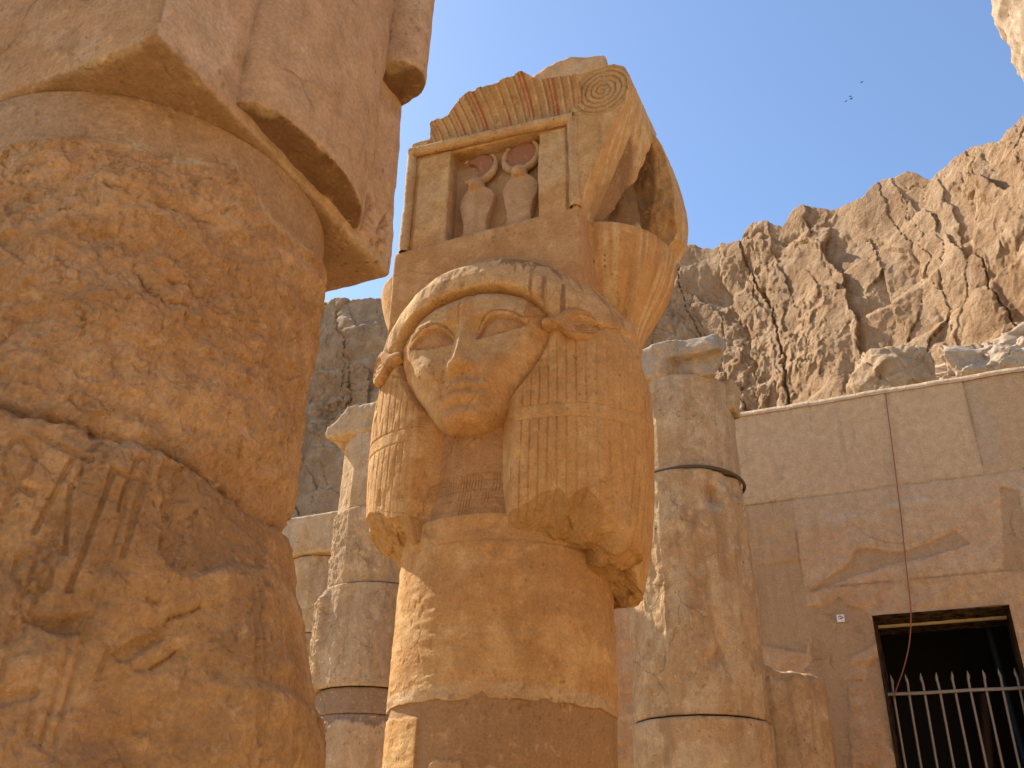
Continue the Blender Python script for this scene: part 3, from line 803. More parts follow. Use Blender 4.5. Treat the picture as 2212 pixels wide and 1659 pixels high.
def face_h(X, Z, E):
    edge = np.clip(E / np.interp(Z, [3.25, 3.36, 3.6, 3.8], [.085, .12, .135, .10]), 0, 1)
    h = .128 * np.sqrt(1 - (1 - edge) ** 2)
    ax = np.abs(X)
    h = h - .10 * (X / .36) ** 2 * .45 + .008
    h = h + .020 * G2(X, Z, 0, 3.79, .22, .09)                                   # forehead
    h = h + .014 * np.exp(-((Z - 3.722 + .10 * (ax - .15) ** 2 / .04 * .25) / .022) ** 2) * sstep(.03, .08, ax) * sstep(.30, .22, ax)  # brow
    h = h - .022 * (G2(ax, Z, .06, 3.655, .04, .035))                               # inner corner
    # nose
    nw = np.interp(Z, [3.465, 3.495, 3.545, 3.70], [.042, .040, .028, .023])
    nh = np.interp(Z, [3.448, 3.468, 3.495, 3.57, 3.665, 3.74], [0, .055, .068, .050, .026, .004])
    h = h + nh * np.exp(-(ax / nw) ** 2.0)
    h = h + .022 * G2(ax, Z, .044, 3.485, .018, .022)                               # nostril wings
    h = h - .010 * G2(ax, Z, .018, 3.460, .010, .010)
    # cheeks
    h = h + .022 * G2(ax, Z, .17, 3.50, .085, .075)
    h = h - .010 * G2(ax, Z, .085, 3.44, .02, .05)
    # mouth
    mouth = np.exp(-(ax / .080) ** 4)
    h = h + .018 * G2(ax, Z, 0, 3.375, .10, .055)
    h = h + mouth * (.012 * np.exp(-((Z - 3.394 - .010 * np.cos(ax / .03)) / .016) ** 2) + .013 * np.exp(-((Z - 3.345) / .020) ** 2) - .009 * np.exp(-((Z - 3.371 - .10 * ax ** 2 * 6) / .006) ** 2))
    h = h - .012 * G2(ax, Z, .088, 3.372, .014, .014)
    h = h - .012 * G2(X, Z, 0, 3.308, .07, .016) + .030 * G2(X, Z, 0, 3.25, .08, .05)   # chin
    # eyes
    q, up, lo = lid(ax)
    on = (ax > .052) & (ax < .275)
    ins = on * sstep(0, .006, up - Z) * sstep(0, .006, Z - lo)
    h = h - .018 * ins + .014 * ins * np.sin(np.pi * np.clip((Z - lo) / np.maximum(up - lo, .004), 0, 1)) * np.sin(np.pi * np.clip(q, 0, 1))
    h = h + on * .009 * np.exp(-((Z - up - .007) / .006) ** 2) * np.sin(np.pi * np.clip(q, 0, 1)) ** .4
    h = h - on * .009 * np.exp(-((Z - up - .021) / .004) ** 2) * np.sin(np.pi * np.clip(q, 0, 1)) ** .5
    h = h - on * .009 * np.exp(-((Z - lo) / .004) ** 2)
    h = h - .005 * np.exp(-((Z - 3.70 - .02 * np.clip((ax - .1) / .1, -1, 1)) / .006) ** 2) * sstep(.05, .09, ax) * sstep(.30, .24, ax)
    # wear: the broken mouth corner, scars, grain
    h = h - .022 * G2(X, Z, .125, 3.345, .022, .035) - .012 * G2(X, Z, .055, 3.36, .03, .018) - .010 * G2(X, Z, -.06, 3.40, .03, .02)
    crack = linesd(X, Z, [(-.02, 3.80), (-.025, 3.70), (-.018, 3.63)]); h = h - .006 * np.exp(-(crack / .004) ** 2)
    crack = linesd(X, Z, [(-.20, 3.72), (-.08, 3.700), (.0, 3.705), (.06, 3.70)]); h = h - .004 * np.exp(-(crack / .004) ** 2)
    crack = linesd(X, Z, [(.10, 3.42), (.13, 3.38), (.16, 3.36), (.165, 3.33)]); h = h - .006 * np.exp(-(crack / .005) ** 2)
    h = h - .004 * sstep(.15, .45, fbm(X * 11, Z * 11, X * 0 + 8, 3) * 1.4) + .003 * fbm(X * 16, Z * 16, X * 0, 5, .6) + .007 * fbm(X * 4, Z * 4, X * 0 + 3, 3)
    return h
def face_y(X, Z): return -.352 + 0 * X
def t_face(V, N):
    x, y, z = V.T; t = rgba(len(V))
    blend(t, (.49, .285, .13), .55 + 0 * x)
    blend(t, (.58, .40, .19), sstep(.05, .45, fbm(x * 5, z * 5, x * 0 + 6, 4) * 1.6 + .25 * (3.5 - z)) * .65)
    ax = np.abs(x); q, up, lo = lid(ax)
    ins = (ax > .052) & (ax < .27) & (z < up) & (z > lo)
    blend(t, (.36, .17, .085), ins * .45)
    li = (ax > .05) & (ax < .275)
    blend(t, (.27, .14, .06), li * np.maximum(np.exp(-((z - lo) / .004) ** 2), np.exp(-((z - up - .021) / .004) ** 2)) * .55)
    return t
relief('face', FACE, face_y, face_h, .0032, HC, M_col, tint=t_face)
EAR = [(.335, 3.655), (.36, 3.668), (.40, 3.672), (.43, 3.700), (.47, 3.722), (.515, 3.715), (.55, 3.685), (.562, 3.645), (.545, 3.600), (.51, 3.572), (.465, 3.566), (.43, 3.585), (.40, 3.615), (.36, 3.620), (.335, 3.625)]
def ear_h(X, Z, E):
    ax = np.abs(X)
    e = np.clip(E / .03, 0, 1)
    h = .050 * np.sqrt(1 - (1 - e) ** 2)
    inner = np.hypot((ax - .500) / .052, (Z - 3.640 + .10 * (ax - .5)) / .052)
    h = h - .030 * sstep(1.0, .7, inner)
    ray_ = np.cos((Z - 3.64 - .25 * (ax - .45)) / .021 * 2 * np.pi)
    h = h + .0045 * ray_ * sstep(1.0, .8, inner)
    return h + .003 * fbm(X * 18, Z * 18, X * 0, 3)
def wig_front(X, Z):
    a = np.interp(Z, az_, aa_); b = np.interp(Z, az_, bb_)
    return -b * np.clip(1 - (np.abs(X) / a) ** 3, 0.02, 1) ** (1 / 3) - .004
relief('ear', EAR, wig_front, ear_h, .003, HC, M_col, tint=lambda V, N: blend(rgba(len(V)), (.42, .235, .11), .5 + 0 * V[:, 0]))
relief('ear', [(-x, z) for x, z in EAR[::-1]], wig_front, lambda X, Z, E: ear_h(X, Z, E) * .55, .003, HC, M_col, tint=lambda V, N: blend(rgba(len(V)), (.42, .235, .11), .5 + 0 * V[:, 0]))

# abacus --------------------------------------------------------------------
def rough_disp(a1, s1, a2, s2):
    def f(V, N):
        x, y, z = V.T
        return a1 * fbm(x * s1, y * s1, z * s1, 3) + a2 * fbm(x * s2, y * s2, z * s2, 4)
    return f
V, F = nets(lambda X, Y, Z: sbox(X, Y, Z, (-.479, -.352, 3.84), (.479, .40, 4.288), .008), (-.5, -.37, 3.83), (.5, .42, 4.3), .012)
mk('abacus', V, F, M_col, HC, disp=rough_disp(.004, 5, .0015, 24), tint=lambda V, N: blend(rgba(len(V)), (.50, .26, .12), (.30 + .5 * (V[:, 0] > .47))))

# shrine --------------------------------------------------------------------
SHR = None
def sdf_shrine(X, Y, Z):
    w = .006 * fbm(X * 9, Y * 9 + 0 * X, Z * 9, 3)
    d = sbox(X, Y, Z, (-.455, -.335, 4.27), (.455, .40, 5.0), .004)
    d = np.maximum(d, -np.maximum(sbox(X, Y, Z, (-.205, -.60, 4.30), (.272, -.255, 4.95), .004), Z - (4.833 - .055 * X)) - .4 * w)
    # raised jambs and lintel between the torus mouldings
    d = np.minimum(d, sbox(X, Y, Z, (-.385, -.348, 4.27), (-.205, -.30, 4.86), .004))
    d = np.minimum(d, sbox(X, Y, Z, (.272, -.348, 4.27), (.412, -.30, 4.79), .004))
    return d + w * .6
V, F = nets(sdf_shrine, (-.47, -.37, 4.25), (.47, .42, 5.02), .0075)
def t_shr(V, N):
    x, y, z = V.T; t = rgba(len(V))
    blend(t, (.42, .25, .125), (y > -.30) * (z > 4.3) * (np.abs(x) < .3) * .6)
    blend(t, (.56, .40, .23), sstep(.0, .4, fbm(x * 6, y * 6, z * 6, 3) * 1.5) * .4)
    blend(t, (.36, .115, .065), sstep(.012, .0, np.abs(z - 4.85)) * (np.abs(x) < .27) * 0)
    return t
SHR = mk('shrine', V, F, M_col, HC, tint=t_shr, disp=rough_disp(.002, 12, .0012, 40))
# torus mouldings: two uprights and the bar above
def torus(name, P, r, seed):
    Q = spline(P, 60); Q[:, 0] += .004 * fbm(Q[:, 2] * 9 + seed, Q[:, 0] * 9, Q[:, 1] * 0, 3)
    rr = r * (1 + .14 * fbm(Q[:, 2] * 14, Q[:, 0] * 14, Q[:, 1] * 0 + seed, 3))
    wrap = 1 + .06 * sstep(.6, .9, np.cos(np.linspace(0, 1, 60) * 2 * np.pi * 14))
    V, F = tube(Q, rr * wrap, 12)
    mk(name, V, F, M_col, SHR, tint=lambda V, N: blend(rgba(len(V)), (.56, .40, .23), .3 + 0 * V[:, 0]))
torus('torus_moulding', [(-.430, -.342, 4.285), (-.430, -.342, 4.60), (-.432, -.342, 4.905)], .026, 1)
torus('torus_moulding', [(.452, -.342, 4.285), (.450, -.342, 4.60), (.445, -.342, 4.815)], .026, 5)
torus('torus_moulding', [(-.44, -.350, 4.912), (-.2, -.352, 4.888), (.1, -.352, 4.856), (.455, -.350, 4.818)], .028, 9)
# cornice
topk = [unl(px, py, -.465) for px, py in ((905, 262), (912, 238), (950, 228), (975, 208), (1002, 192), (1050, 178), (1085, 168), (1130, 152), (1160, 158), (1235, 146))]
tx = [-.52, -.47] + [p[0] for p in topk] + [.62]; tz = [4.90, 4.93] + [p[1] for p in topk] + [topk[-1][1]]
def corn_front(Z):
    s = np.clip((Z - 4.885) / .24, 0, 1)
    return -.338 - .150 * s ** 1.7
def sdf_cornice(X, Y, Z):
    zt = np.interp(X, tx, tz).astype(f32) - .012
    w = .010 * fbm(X * 14, Y * 6 + 0 * X, Z * 6, 3)
    d = np.maximum(corn_front(Z + .105 * X) - Y, Y - .38)
    d = np.maximum(d, 4.872 - .105 * X - Z)
    d = np.maximum(d, (Z - zt) * .8 + w)
    d = np.maximum(d, np.maximum(-.46 - X, X - .50))
    return d
V, F = nets(sdf_cornice, (-.48, -.53, 4.80), (.52, .40, 5.20), .005)
def t_corn(V, N):
    x, y, z = V.T; t = rgba(len(V))
    fr = sstep(-.25, -.32, y) * (N[:, 1] < -.2)
    sc_ = np.clip((z + .105 * x - 4.885) / .24, 0, 1.2)
    xq = .34 + (x - .34) / (1 + .16 * sc_ ** 1.5)
    blend(t, (.40, .25, .115), fr * .65)
    blend(t, (.28, .17, .085), fr * sstep(.0, .3, fbm(x * 9, y * 9, z * 9 + 3, 4)) * .5)
    ph = np.mod((xq - .24) / .125 + .5, 1)
    blend(t, (.33, .075, .04), fr * sstep(.14, .10, np.abs(ph - .5)) * sstep(-.55, -.05, fbm(x * 12, y * 5, z * 6, 3)) * .9)
    ln = sstep(.75, .95, np.cos(2 * np.pi * (xq + .42) / .0417))
    blend(t, (.24, .13, .055), fr * ln * sstep(-.4, .0, vn(x * 14, y * 3, z * 7)) * .85)
    blend(t, (.62, .49, .30), fr * sstep(.75, .95, np.cos(2 * np.pi * (xq + .43) / .0417)) * .5)
    return t
def d_corn(V, N):
    x, y, z = V.T
    fr = sstep(-.25, -.32, y) * (N[:, 1] < -.2)
    return .0025 * fbm(x * 16, y * 16, z * 16, 3) - .004 * fr * sstep(.3, .9, np.cos(2 * np.pi * (.34 + (x - .34) / (1 + .16 * np.clip((z + .105 * x - 4.885) / .24, 0, 1.2) ** 1.5) + .42) / .0417)) + (1 - fr) * .012 * fbm(x * 8, y * 8, z * 8, 4)
mk('cornice', V, F, M_col, SHR, tint=t_corn, disp=d_corn)
# broken core stone rising behind the cornice
pk = unl(1215, 126, -.16)
def sdf_core(X, Y, Z):
    zt = np.interp(X, [-.40, -.1, pk[0] - .16, pk[0] - .03, pk[0] + .05, pk[0] + .2], [4.98, 5.05, pk[1] - .05, pk[1] - .012, pk[1] - .012, pk[1] - .07]).astype(f32)
    w = .02 * fbm(X * 8, Y * 8, Z * 8, 3)
    d = sbox(X, Y, Z, (-.36, -.16, 4.95), (.56, .36, 5.7), .01)
    return np.maximum(d, (Z - zt) * .8) + w
V, F = nets(sdf_core, (-.4, -.24, 4.94), (.64, .4, 5.62), .012)
mk('broken_top', V, F, M_col, SHR, disp=rough_disp(.006, 12, .004, 30), tint=lambda V, N: blend(rgba(len(V)), (.56, .42, .28), .5 + 0 * V[:, 0]))
# cobras in the doorway
def cobra(xc, k, broken):
    """rearing snake with hood, cow horns and disc"""
    def f(X, Y, Z):
        x = X - xc; z = Z - 4.30
        hw = np.interp(z, [0, .06, .11, .19, .245, .275, .30], [.070, .060, .064, .086, .092, .074, .036]).astype(f32) * k
        hood = np.maximum(np.abs(x) - hw, np.maximum(-z - .01, z - .297)) * .7
        hood = np.maximum(hood, np.maximum(-.318 + .022 * (x / .08) ** 2 - Y, Y + .22))
        head = np.sqrt((x / .040) ** 2 + ((Y + .300) / .045) ** 2 + ((z - .318) / .042) ** 2) * .04 - .04
        snout = np.sqrt((x / .026) ** 2 + ((Y + .328) / .03) ** 2 + ((z - .305) / .022) ** 2) * .025 - .025
        head = smin(head, snout, .015)
        d = smin(hood, head, .012)
        # horns: an arc opening upward
        rr = np.hypot(x, (z - .445) * 1.0)
        hr = np.hypot(rr - .092, (Y + .285)) - np.interp(z, [.33, .39, .49], [.021, .019, .008]).astype(f32)
        hr = np.maximum(hr, z - .51)
        d = np.minimum(d, hr)
        disc = np.maximum(np.hypot(x, z - .450) - .078, np.maximum(-.283 - Y, Y + .22))
        d = np.minimum(d, disc)
        if broken:
            d = np.maximum(d, -(np.hypot(x + .07, z - .43) - .062))
        return d
    V, F = nets(f, (xc - .14, -.36, 4.29), (xc + .14, -.20, 4.83), .0045)
    def t_(V, N):
        x = V[:, 0] - xc; z = V[:, 2] - 4.30; t = rgba(len(V))
        blend(t, (.50, .33, .20), .5 + 0 * x)
        blend(t, (.30, .105, .06), (np.hypot(x, z - .45) < .077) * (z > .36) * (V[:, 1] > -.300) * .85)
        return t
    mk('cobra', V, F, M_col, SHR, tint=t_, disp=rough_disp(.003, 14, .0015, 45))
cobra(-.075, 1.0, True)
cobra(.155, 1.02, False)

# volutes -------------------------------------------------------------------
fz = [4.28, 4.36, 4.46, 4.58, 4.70, 4.82, 4.90, 4.98, 5.05, 5.09, 5.105]
fx = [.470, .492, .530, .585, .645, .700, .728, .738, .715, .665, .600]
rx = [.56, .70, .780, .798, .795, .778, .765, .748, .715, .680, .600]
def sdf_vol(X, Y, Z):
    a = np.interp(Z, fz, fx).astype(f32); b = np.interp(Z, fz, rx).astype(f32)
    s = np.clip((Y + .345) / .70, 0, 1)
    s = s * s * (3 - 2 * s)
    xo = a * (1 - s) + b * s
    d = (X - xo) * .8
    d = np.maximum(d, np.maximum(-.352 - Y, Y - .40))
    d = np.maximum(d, np.maximum(4.26 - Z, .44 - X))
    zt = 5.10 + .004 * fbm(X * 9, Y * 9, Z * 0, 2) + 0 * X
    d = np.maximum(d, Z - zt)
    # deep broken hollow between the front and the rear scroll
    g0 = np.interp(Z, [4.26, 4.5, 4.75, 4.92, 5.0], [-.16, -.10, -.045, .03, .12]).astype(f32)
    g1 = np.interp(Z, [4.26, 4.5, 4.75, 4.92, 5.0], [.26, .25, .215, .17, .13]).astype(f32)
    w = .035 * fbm(X * 9, Y * 9, Z * 7, 4)
    hol = np.maximum(g0 - Y, Y - g1) + w
    mid = np.hypot((Y - .16 + .05 * (Z - 4.5)), X - .44) - np.interp(Z, [4.26, 4.6, 4.8, 5.0], [.185, .17, .15, .12]).astype(f32) + w
    hol = np.maximum(hol, -mid)
    hol = np.maximum(hol, .50 - X)
    d = np.maximum(d, -hol)
    return d
V, F = nets(sdf_vol, (.44, -.37, 4.25), (.82, .48, 5.13), .006)
SP = (.598, 4.943)
def on_front(V, N): return (N[:, 1] < -.6) & (V[:, 1] < -.33)
def d_vol(V, N):
    x, y, z = V.T
    rr = np.hypot(x - SP[0], z - SP[1]); an = np.arctan2(z - SP[1], x - SP[0])
    ph = np.mod(rr / .0275 + an / (2 * np.pi), 1)
    g = sstep(.16, .03, np.abs(ph - .5)) * (rr < .142) * on_front(V, N)
    g2 = np.exp(-((rr - .146) / .004) ** 2) * on_front(V, N)
    cr = linesd(x, z, [(.63, 5.1), (.625, 5.02), (.60, 4.93), (.61, 4.83), (.585, 4.72), (.59, 4.6)]) + .01 * vn(x * 40, y * 40, z * 40)
    return .0025 * fbm(x * 10, y * 10, z * 10, 4) - .0105 * np.maximum(g, g2) - .006 * sstep(.006, .001, cr) * on_front(V, N) + .0012 * vn(x * 60, y * 60, z * 12)
def t_vol(V, N):
    x, y, z = V.T; t = rgba(len(V))
    fr = on_front(V, N)
    rr = np.hypot(x - SP[0], z - SP[1]); an = np.arctan2(z - SP[1], x - SP[0])
    ph = np.mod(rr / .0275 + an / (2 * np.pi), 1)
    g = sstep(.16, .03, np.abs(ph - .5)) * (rr < .142) * fr
    outer = (~fr) * (N[:, 0] > .25)
    blend(t, (.56, .335, .14), outer * .6)
    blend(t, (.66, .48, .25), outer * sstep(.05, .4, fbm(x * 6 + y * 30, y * 26 + z * 12, z * 2.5, 4) * 1.7) * .7)
    a = np.interp(z, fz, fx)
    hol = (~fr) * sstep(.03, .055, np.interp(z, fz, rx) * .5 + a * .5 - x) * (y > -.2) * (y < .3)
    blend(t, (.20, .105, .045), hol * .9)  # depth shade of the hollow painted into the stone colour
    blend(t, (.34, .19, .08), outer * (y < .0) * sstep(.0, .04, polysd(y, z, [(-.28, 4.30), (-.29, 4.45), (-.2, 4.53), (-.08, 4.5), (-.1, 4.28)]) + .02 * fbm(y * 20, z * 20, x * 0, 3)) * .7)
    blend(t, (.27, .15, .07), g * .65)
    blend(t, (.58, .42, .27), fr * sstep(.02, .3, fbm(x * 7, z * 7, x * 0, 3)) * (x > .60) * .5)
    return t
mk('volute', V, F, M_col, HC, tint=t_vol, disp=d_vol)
# left volute: only a worn slab is left
def sdf_vl(X, Y, Z):
    w = .03 * fbm(X * 7, Y * 7, Z * 6, 3)
    xo = np.interp(Z, [4.28, 4.34, 4.42, 4.5, 4.7, 4.88, 4.93], [.50, .545, .56, .52, .545, .53, .47]).astype(f32)
    d = np.maximum(-xo - X, X + .43)
    d = np.maximum(d, np.maximum(-.20 - Y, Y - .40))
    d = np.maximum(d, np.maximum(4.27 - Z, Z - 4.90))
    return d + w
V, F = nets(sdf_vl, (-.63, -.25, 4.25), (-.40, .45, 4.95), .009)
mk('volute', V, F, M_col, HC, disp=rough_disp(.006, 14, .003, 40), tint=lambda V, N: blend(rgba(len(V)), (.46, .31, .18), .4 + 0 * V[:, 0]))

# umbels (flaring papyrus cups on the two sides) -------------------------------
def umbel(sg):
    zs = np.concatenate([np.linspace(3.45, 4.262, 150), [4.272, 4.274, 4.268]])
    pr = np.interp(zs, [3.45, 3.70, 3.80, 3.88, 3.95, 4.02, 4.09, 4.15, 4.21, 4.255, 4.262, 4.268, 4.272, 4.274], [.10, .115, .13, .158, .198, .240, .276, .300, .318, .327, .328, .322, .30, .30])
    pr[-1] = .1
    th = np.linspace(0, 2 * np.pi, 260, endpoint=False)
    TH, Z = np.meshgrid(th, zs); P = pr[:, None] + 0 * TH
    P = P + .003 * fbm(np.cos(TH) * 3, np.sin(TH) * 3, Z * 4, 4) 
    cx = np.interp(zs, [3.45, 3.8, 4.27], [.45, .455, .435])[:, None]
    X = sg * (cx + P * np.cos(TH) * 1.02); Y = .13 + P * np.sin(TH) * 1.16
    V = np.stack([X, Y, Z], -1).reshape(-1, 3); F = gridF(len(zs), len(th), True)
    if sg < 0: F = F[:, ::-1]
    def t_(V, N):
        x, y, z = V.T; an = np.arctan2(y - .13, (x * sg) - .44); t = rgba(len(V))
        blend(t, (.56, .315, .12), .55 + 0 * x)
        blend(t, (.68, .49, .25), sstep(.05, .4, fbm(an * 7, z * 1.3, an * 0 + 2, 4) * 1.8) * .7)
        blend(t, (.34, .17, .065), sstep(.1, .45, fbm(an * 8 + 9, z * 1.6, an * 0 + 5, 4) * 1.8) * .55)
        return t
    mk('umbel', V, F, M_col, HC, tint=t_)
umbel(1); umbel(-1)

# ------------------------------------------------------------------ the near column at the left
NX, NY = -1.599, 1.290
NC = empty('rough_column', (NX, NY, 0), 'huge rough column close by with faint carved signs and a square block on top', 'column')
dist = math.hypot(NX, NY); azc = math.degrees(math.atan2(NX, NY))
sil = [(705, 570), (700, 640), (675, 800), (655, 950), (640, 1080), (612, 1180), (622, 1230), (632, 1305), (650, 1355), (657, 1455), (668, 1535), (690, 1560), (690, 1659)]
sz, sr = [], []
for px, py in sil:
    d_ = ray(px, py); a_ = math.degrees(math.atan2(d_[0], d_[1]))
    sr.append(dist * math.sin(R(a_ - azc))); rg = math.sqrt(dist ** 2 - sr[-1] ** 2)
    sz.append(1.6 + rg * d_[2] / math.hypot(d_[0], d_[1]))
sz = np.array(sz)[::-1]; sr = np.array(sr)[::-1]
def on_cyl(px, py, Rc):
    """photo point -> angle, height on the near column's drum"""
    d_ = ray(px, py); ox, oy = -NX, -NY
    A = d_[0] ** 2 + d_[1] ** 2; B = ox * d_[0] + oy * d_[1]; Cc = ox * ox + oy * oy - Rc * Rc
    t_ = (-B - math.sqrt(max(B * B - A * Cc, 0))) / A
    x = ox + t_ * d_[0]; y = oy + t_ * d_[1]
    return math.atan2(x, -y), 1.6 + t_ * d_[2]
def zp(pts, ox=0, oy=1080, k=500 / 988):     # points read in an enlarged crop of the carved part
    return [on_cyl((ox + x * k) * .864, (oy + y * k) * .864, .45) for x, y in pts]
strokes = [
    (zp([(70, 262), (45, 200), (42, 130), (75, 70), (120, 60), (165, 90), (180, 150), (160, 210), (95, 268)]), .006),
    (zp([(0, 245), (80, 272), (165, 325)]), .007), (zp([(72, 285), (30, 450)]), .008),
    (zp([(175, 20), (300, 90), (440, 160)]), .006),
    (zp([(355, 160), (265, 330), (175, 510)]), .006), (zp([(345, 290), (318, 590)]), .005), (zp([(130, 540), (320, 610)]), .006), (zp([(260, 470), (230, 540), (275, 560), (265, 480)]), .006),
    (zp([(545, 210), (500, 350), (400, 620), (330, 800)]), .006), (zp([(545, 210), (600, 225), (690, 250)]), .005), (zp([(735, 140), (690, 320), (590, 620)]), .006), (zp([(660, 150), (610, 270), (570, 400)]), .004),
    (zp([(75, 710), (95, 650), (150, 625), (220, 640), (258, 690), (240, 770), (180, 812), (110, 790), (75, 710)]), .006), (zp([(165, 725), (190, 730)]), .008),
    (zp([(105, 920), (75, 1040)]), .010), (zp([(400, 1030), (330, 1230), (215, 1540)]), .009), (zp([(430, 930), (395, 1050)]), .006), (zp([(510, 1090), (450, 1240)]), .005),
    (zp([(10, 1240), (45, 1130), (95, 1110)]), .006), (zp([(240, 1060), (190, 1260)]), .006),
    (zp([(70, 1560), (90, 1535), (240, 1550), (235, 1625), (90, 1610), (70, 1560)]), .007), (zp([(150, 1400), (135, 1520)]), .006),
]
cut = [zp([(90, 880), (160, 930), (240, 970), (320, 990)]), zp([(555, 750), (590, 790), (660, 820), (740, 865)]), zp([(570, 1030), (590, 990), (700, 965), (770, 970), (790, 935), (910, 888)]), zp([(550, 1255), (610, 1195), (700, 1185), (760, 1150), (800, 1115)])]
def zq(pts): return [on_cyl((x * .5788) * .864, (960 + y * .5788) * .864, .47) for x, y in pts]
def zt(pts): return [on_cyl(x * .5788 * .864, y * .5788 * .864, .45) for x, y in pts]
strokes += [(zq([(1175, 700), (1150, 840), (1125, 940)]), .007), (zq([(1170, 880), (1165, 1150), (1100, 1560)]), .006), (zq([(1290, 1130), (1235, 1120), (1215, 1180), (1250, 1240), (1310, 1245)]), .006), (zq([(1190, 1520), (1280, 1550), (1330, 1620), (1335, 1659)]), .008), (zq([(1240, 1290), (1235, 1400)]), .005), (zq([(985, 1200), (930, 1560)]), .006)]
cut += [zt([(470, 770), (610, 835), (740, 890), (960, 950)]), zt([(560, 1130), (640, 1230), (700, 1290), (830, 1310)]), zt([(750, 1190), (840, 1225)])]
holes = zq([(230, 135), (400, 200), (540, 225), (665, 262), (780, 305), (1050, 480), (1110, 520)])
SEAM = np.array(sorted(zq([(-300, 60), (0, 95), (200, 130), (430, 205), (560, 228), (690, 268), (900, 390), (1050, 480), (1180, 580)])))
EROD = [zq([(690, 330), (850, 350), (1000, 430), (1150, 540), (1180, 640), (1130, 800), (960, 790), (840, 830), (700, 790), (720, 600), (690, 440)]), zq([(70, 960), (200, 990), (340, 1010), (330, 1100), (200, 1075), (110, 1020)]), zq([(-50, 1300), (60, 1330), (150, 1340), (130, 1380), (0, 1390), (-60, 1370)]), zq([(480, 1160), (600, 1090), (700, 1060), (690, 1110), (560, 1200), (500, 1210)])]
BORD = [zq([(1060, 700), (1010, 1100), (930, 1560), (910, 1659)]), zq([(1170, 690), (1140, 1100), (1080, 1450), (1050, 1659)]), zq([(620, 330), (520, 700), (330, 1120), (200, 1560)]), zq([(330, 360), (230, 640), (60, 1110)])]
edge_px = [(0, 302), (60, 292), (120, 284), (250, 290), (300, 305), (350, 325), (400, 338), (450, 336), (500, 345), (520, 352), (550, 395), (570, 430), (600, 470), (630, 500), (660, 525), (690, 545), (705, 575)]
ee = np.array(sorted(on_cyl(px, py, .455) for px, py in edge_px))
th_n = dense(38, 78, .20, 3)
def near_r(TH, Z):
    TH = (TH + np.pi) % (2 * np.pi) - np.pi
    d = np.degrees(TH)
    prof = np.interp(Z, sz, sr)
    side = sstep(70, 96, d) * sstep(165, 130, d)
    base = np.interp(Z, [0, 1.6, 2.05, 2.35, 2.45, 2.9], [.47, .468, .462, .452, .448, .446])
    r = base * (1 - side) + prof * side
    x, y = r * np.sin(TH), -r * np.cos(TH)
    # break line: everything above it has lost its skin back to the smooth repair
    eb = np.interp(TH, ee[:, 0], ee[:, 1]) + .010 * fbm(TH * 14, Z * 3, TH * 0, 4)
    rough = sstep(.006, -.010, Z - eb)
    u = TH * .45
    lower = sstep(2.33, 2.27, Z + .05 * u + .03 * fbm(u * 6, Z * 6, u * 0, 3))
    n1 = .010 * flakes(x * 6, y * 6, Z * 8, 4, 5) + .004 * flakes(x * 17, y * 17, Z * 20, 3, 4) + .006 * fbm(x * 4, y * 4, Z * 4, 4) + .006 * fbm(x * 13, y * 13, Z * 13, 5, .65) + .004 * fbm(x * 40, y * 40, Z * 40, 3) - .008 * chips(u * 14 + .5 * vn(u * 9, Z * 9, u * 0), Z * 22 + .5 * vn(u * 9, Z * 9, u * 0 + 4)) - .005 * chips(u * 34 + 7 + .4 * vn(u * 20, Z * 20, u * 0), Z * 50)
    n2 = .010 * fbm(x * 4, y * 4, Z * 4, 3) + .005 * fbm(x * 16, y * 16, Z * 16, 5, .65) - .012 * chips(u * 5 + .6 * fbm(u * 7, Z * 7, u * 0, 3), Z * 7 + .6 * fbm(u * 7, Z * 7, u * 0 + 3, 3)) * sstep(-.1, .35, fbm(u * 3, Z * 3, u * 0 + 8, 3)) - .003 * chips(u * 30, Z * 34) + .006 * flakes(x * 5, y * 5, Z * 6 + 3, 4, 5) + .0035 * flakes(x * 14, y * 14, Z * 15 + 3, 3, 4)
    r = r + rough * (n1 * (1 - lower) + n2 * lower)
    r = r * rough + (1 - rough) * (.432 + .002 * fbm(x * 6, y * 6, Z * 6, 3))
    sz_ = np.interp(TH, SEAM[:, 0], SEAM[:, 1]) + .012 * fbm(TH * 9, TH * 0, TH * 0 + 3, 4)
    r = r + rough * (.012 * sstep(.006, -.012, Z - sz_) - .012 * sstep(.16, .01, Z - sz_) * (Z > sz_) - .011 * np.exp(-((Z - sz_ - .004) / .006) ** 2) * np.clip(.55 + fbm(TH * 14, Z * 2, TH * 0, 3) * 1.6, 0, 1))
    g = np.zeros(TH.shape)
    sel = (d > -45) & (d < 110)
    us = (TH[sel]) * .45; zs_ = Z[sel]; gs = np.zeros(us.shape)
    fadeu = np.clip(.55 + fbm(us * 7, zs_ * 7, us * 0 + 1, 3) * 1.0, .15, 1)
    for P, wd in strokes:
        q = linesd(us, zs_, [(a * .45, b) for a, b in P])
        gs = np.maximum(gs, .0085 * np.exp(-(q / (wd * .75)) ** 4) * fadeu)
    wobx = .016 * fbm(us * 22, zs_ * 22, us * 0, 4)
    for P in cut:
        q = linesd(us + wobx, zs_ + wobx, [(a * .45, b) for a, b in P])
        gs = np.maximum(gs, (.010 * np.exp(-(q / .0026) ** 2) + .005 * np.exp(-(q / .012) ** 2)) * np.clip(.5 + 1.6 * fbm(us * 16, zs_ * 16, us * 0 + 3, 2), .05, 1))
    seamz = linesd(us + wobx, zs_ + wobx, [(a * .45, b) for a, b in zq([(0, 95), (200, 130), (430, 205), (560, 228), (690, 268), (900, 390), (1050, 480), (1180, 580)])])
    gs = np.maximum(gs, .006 * np.exp(-(seamz / .02) ** 2))
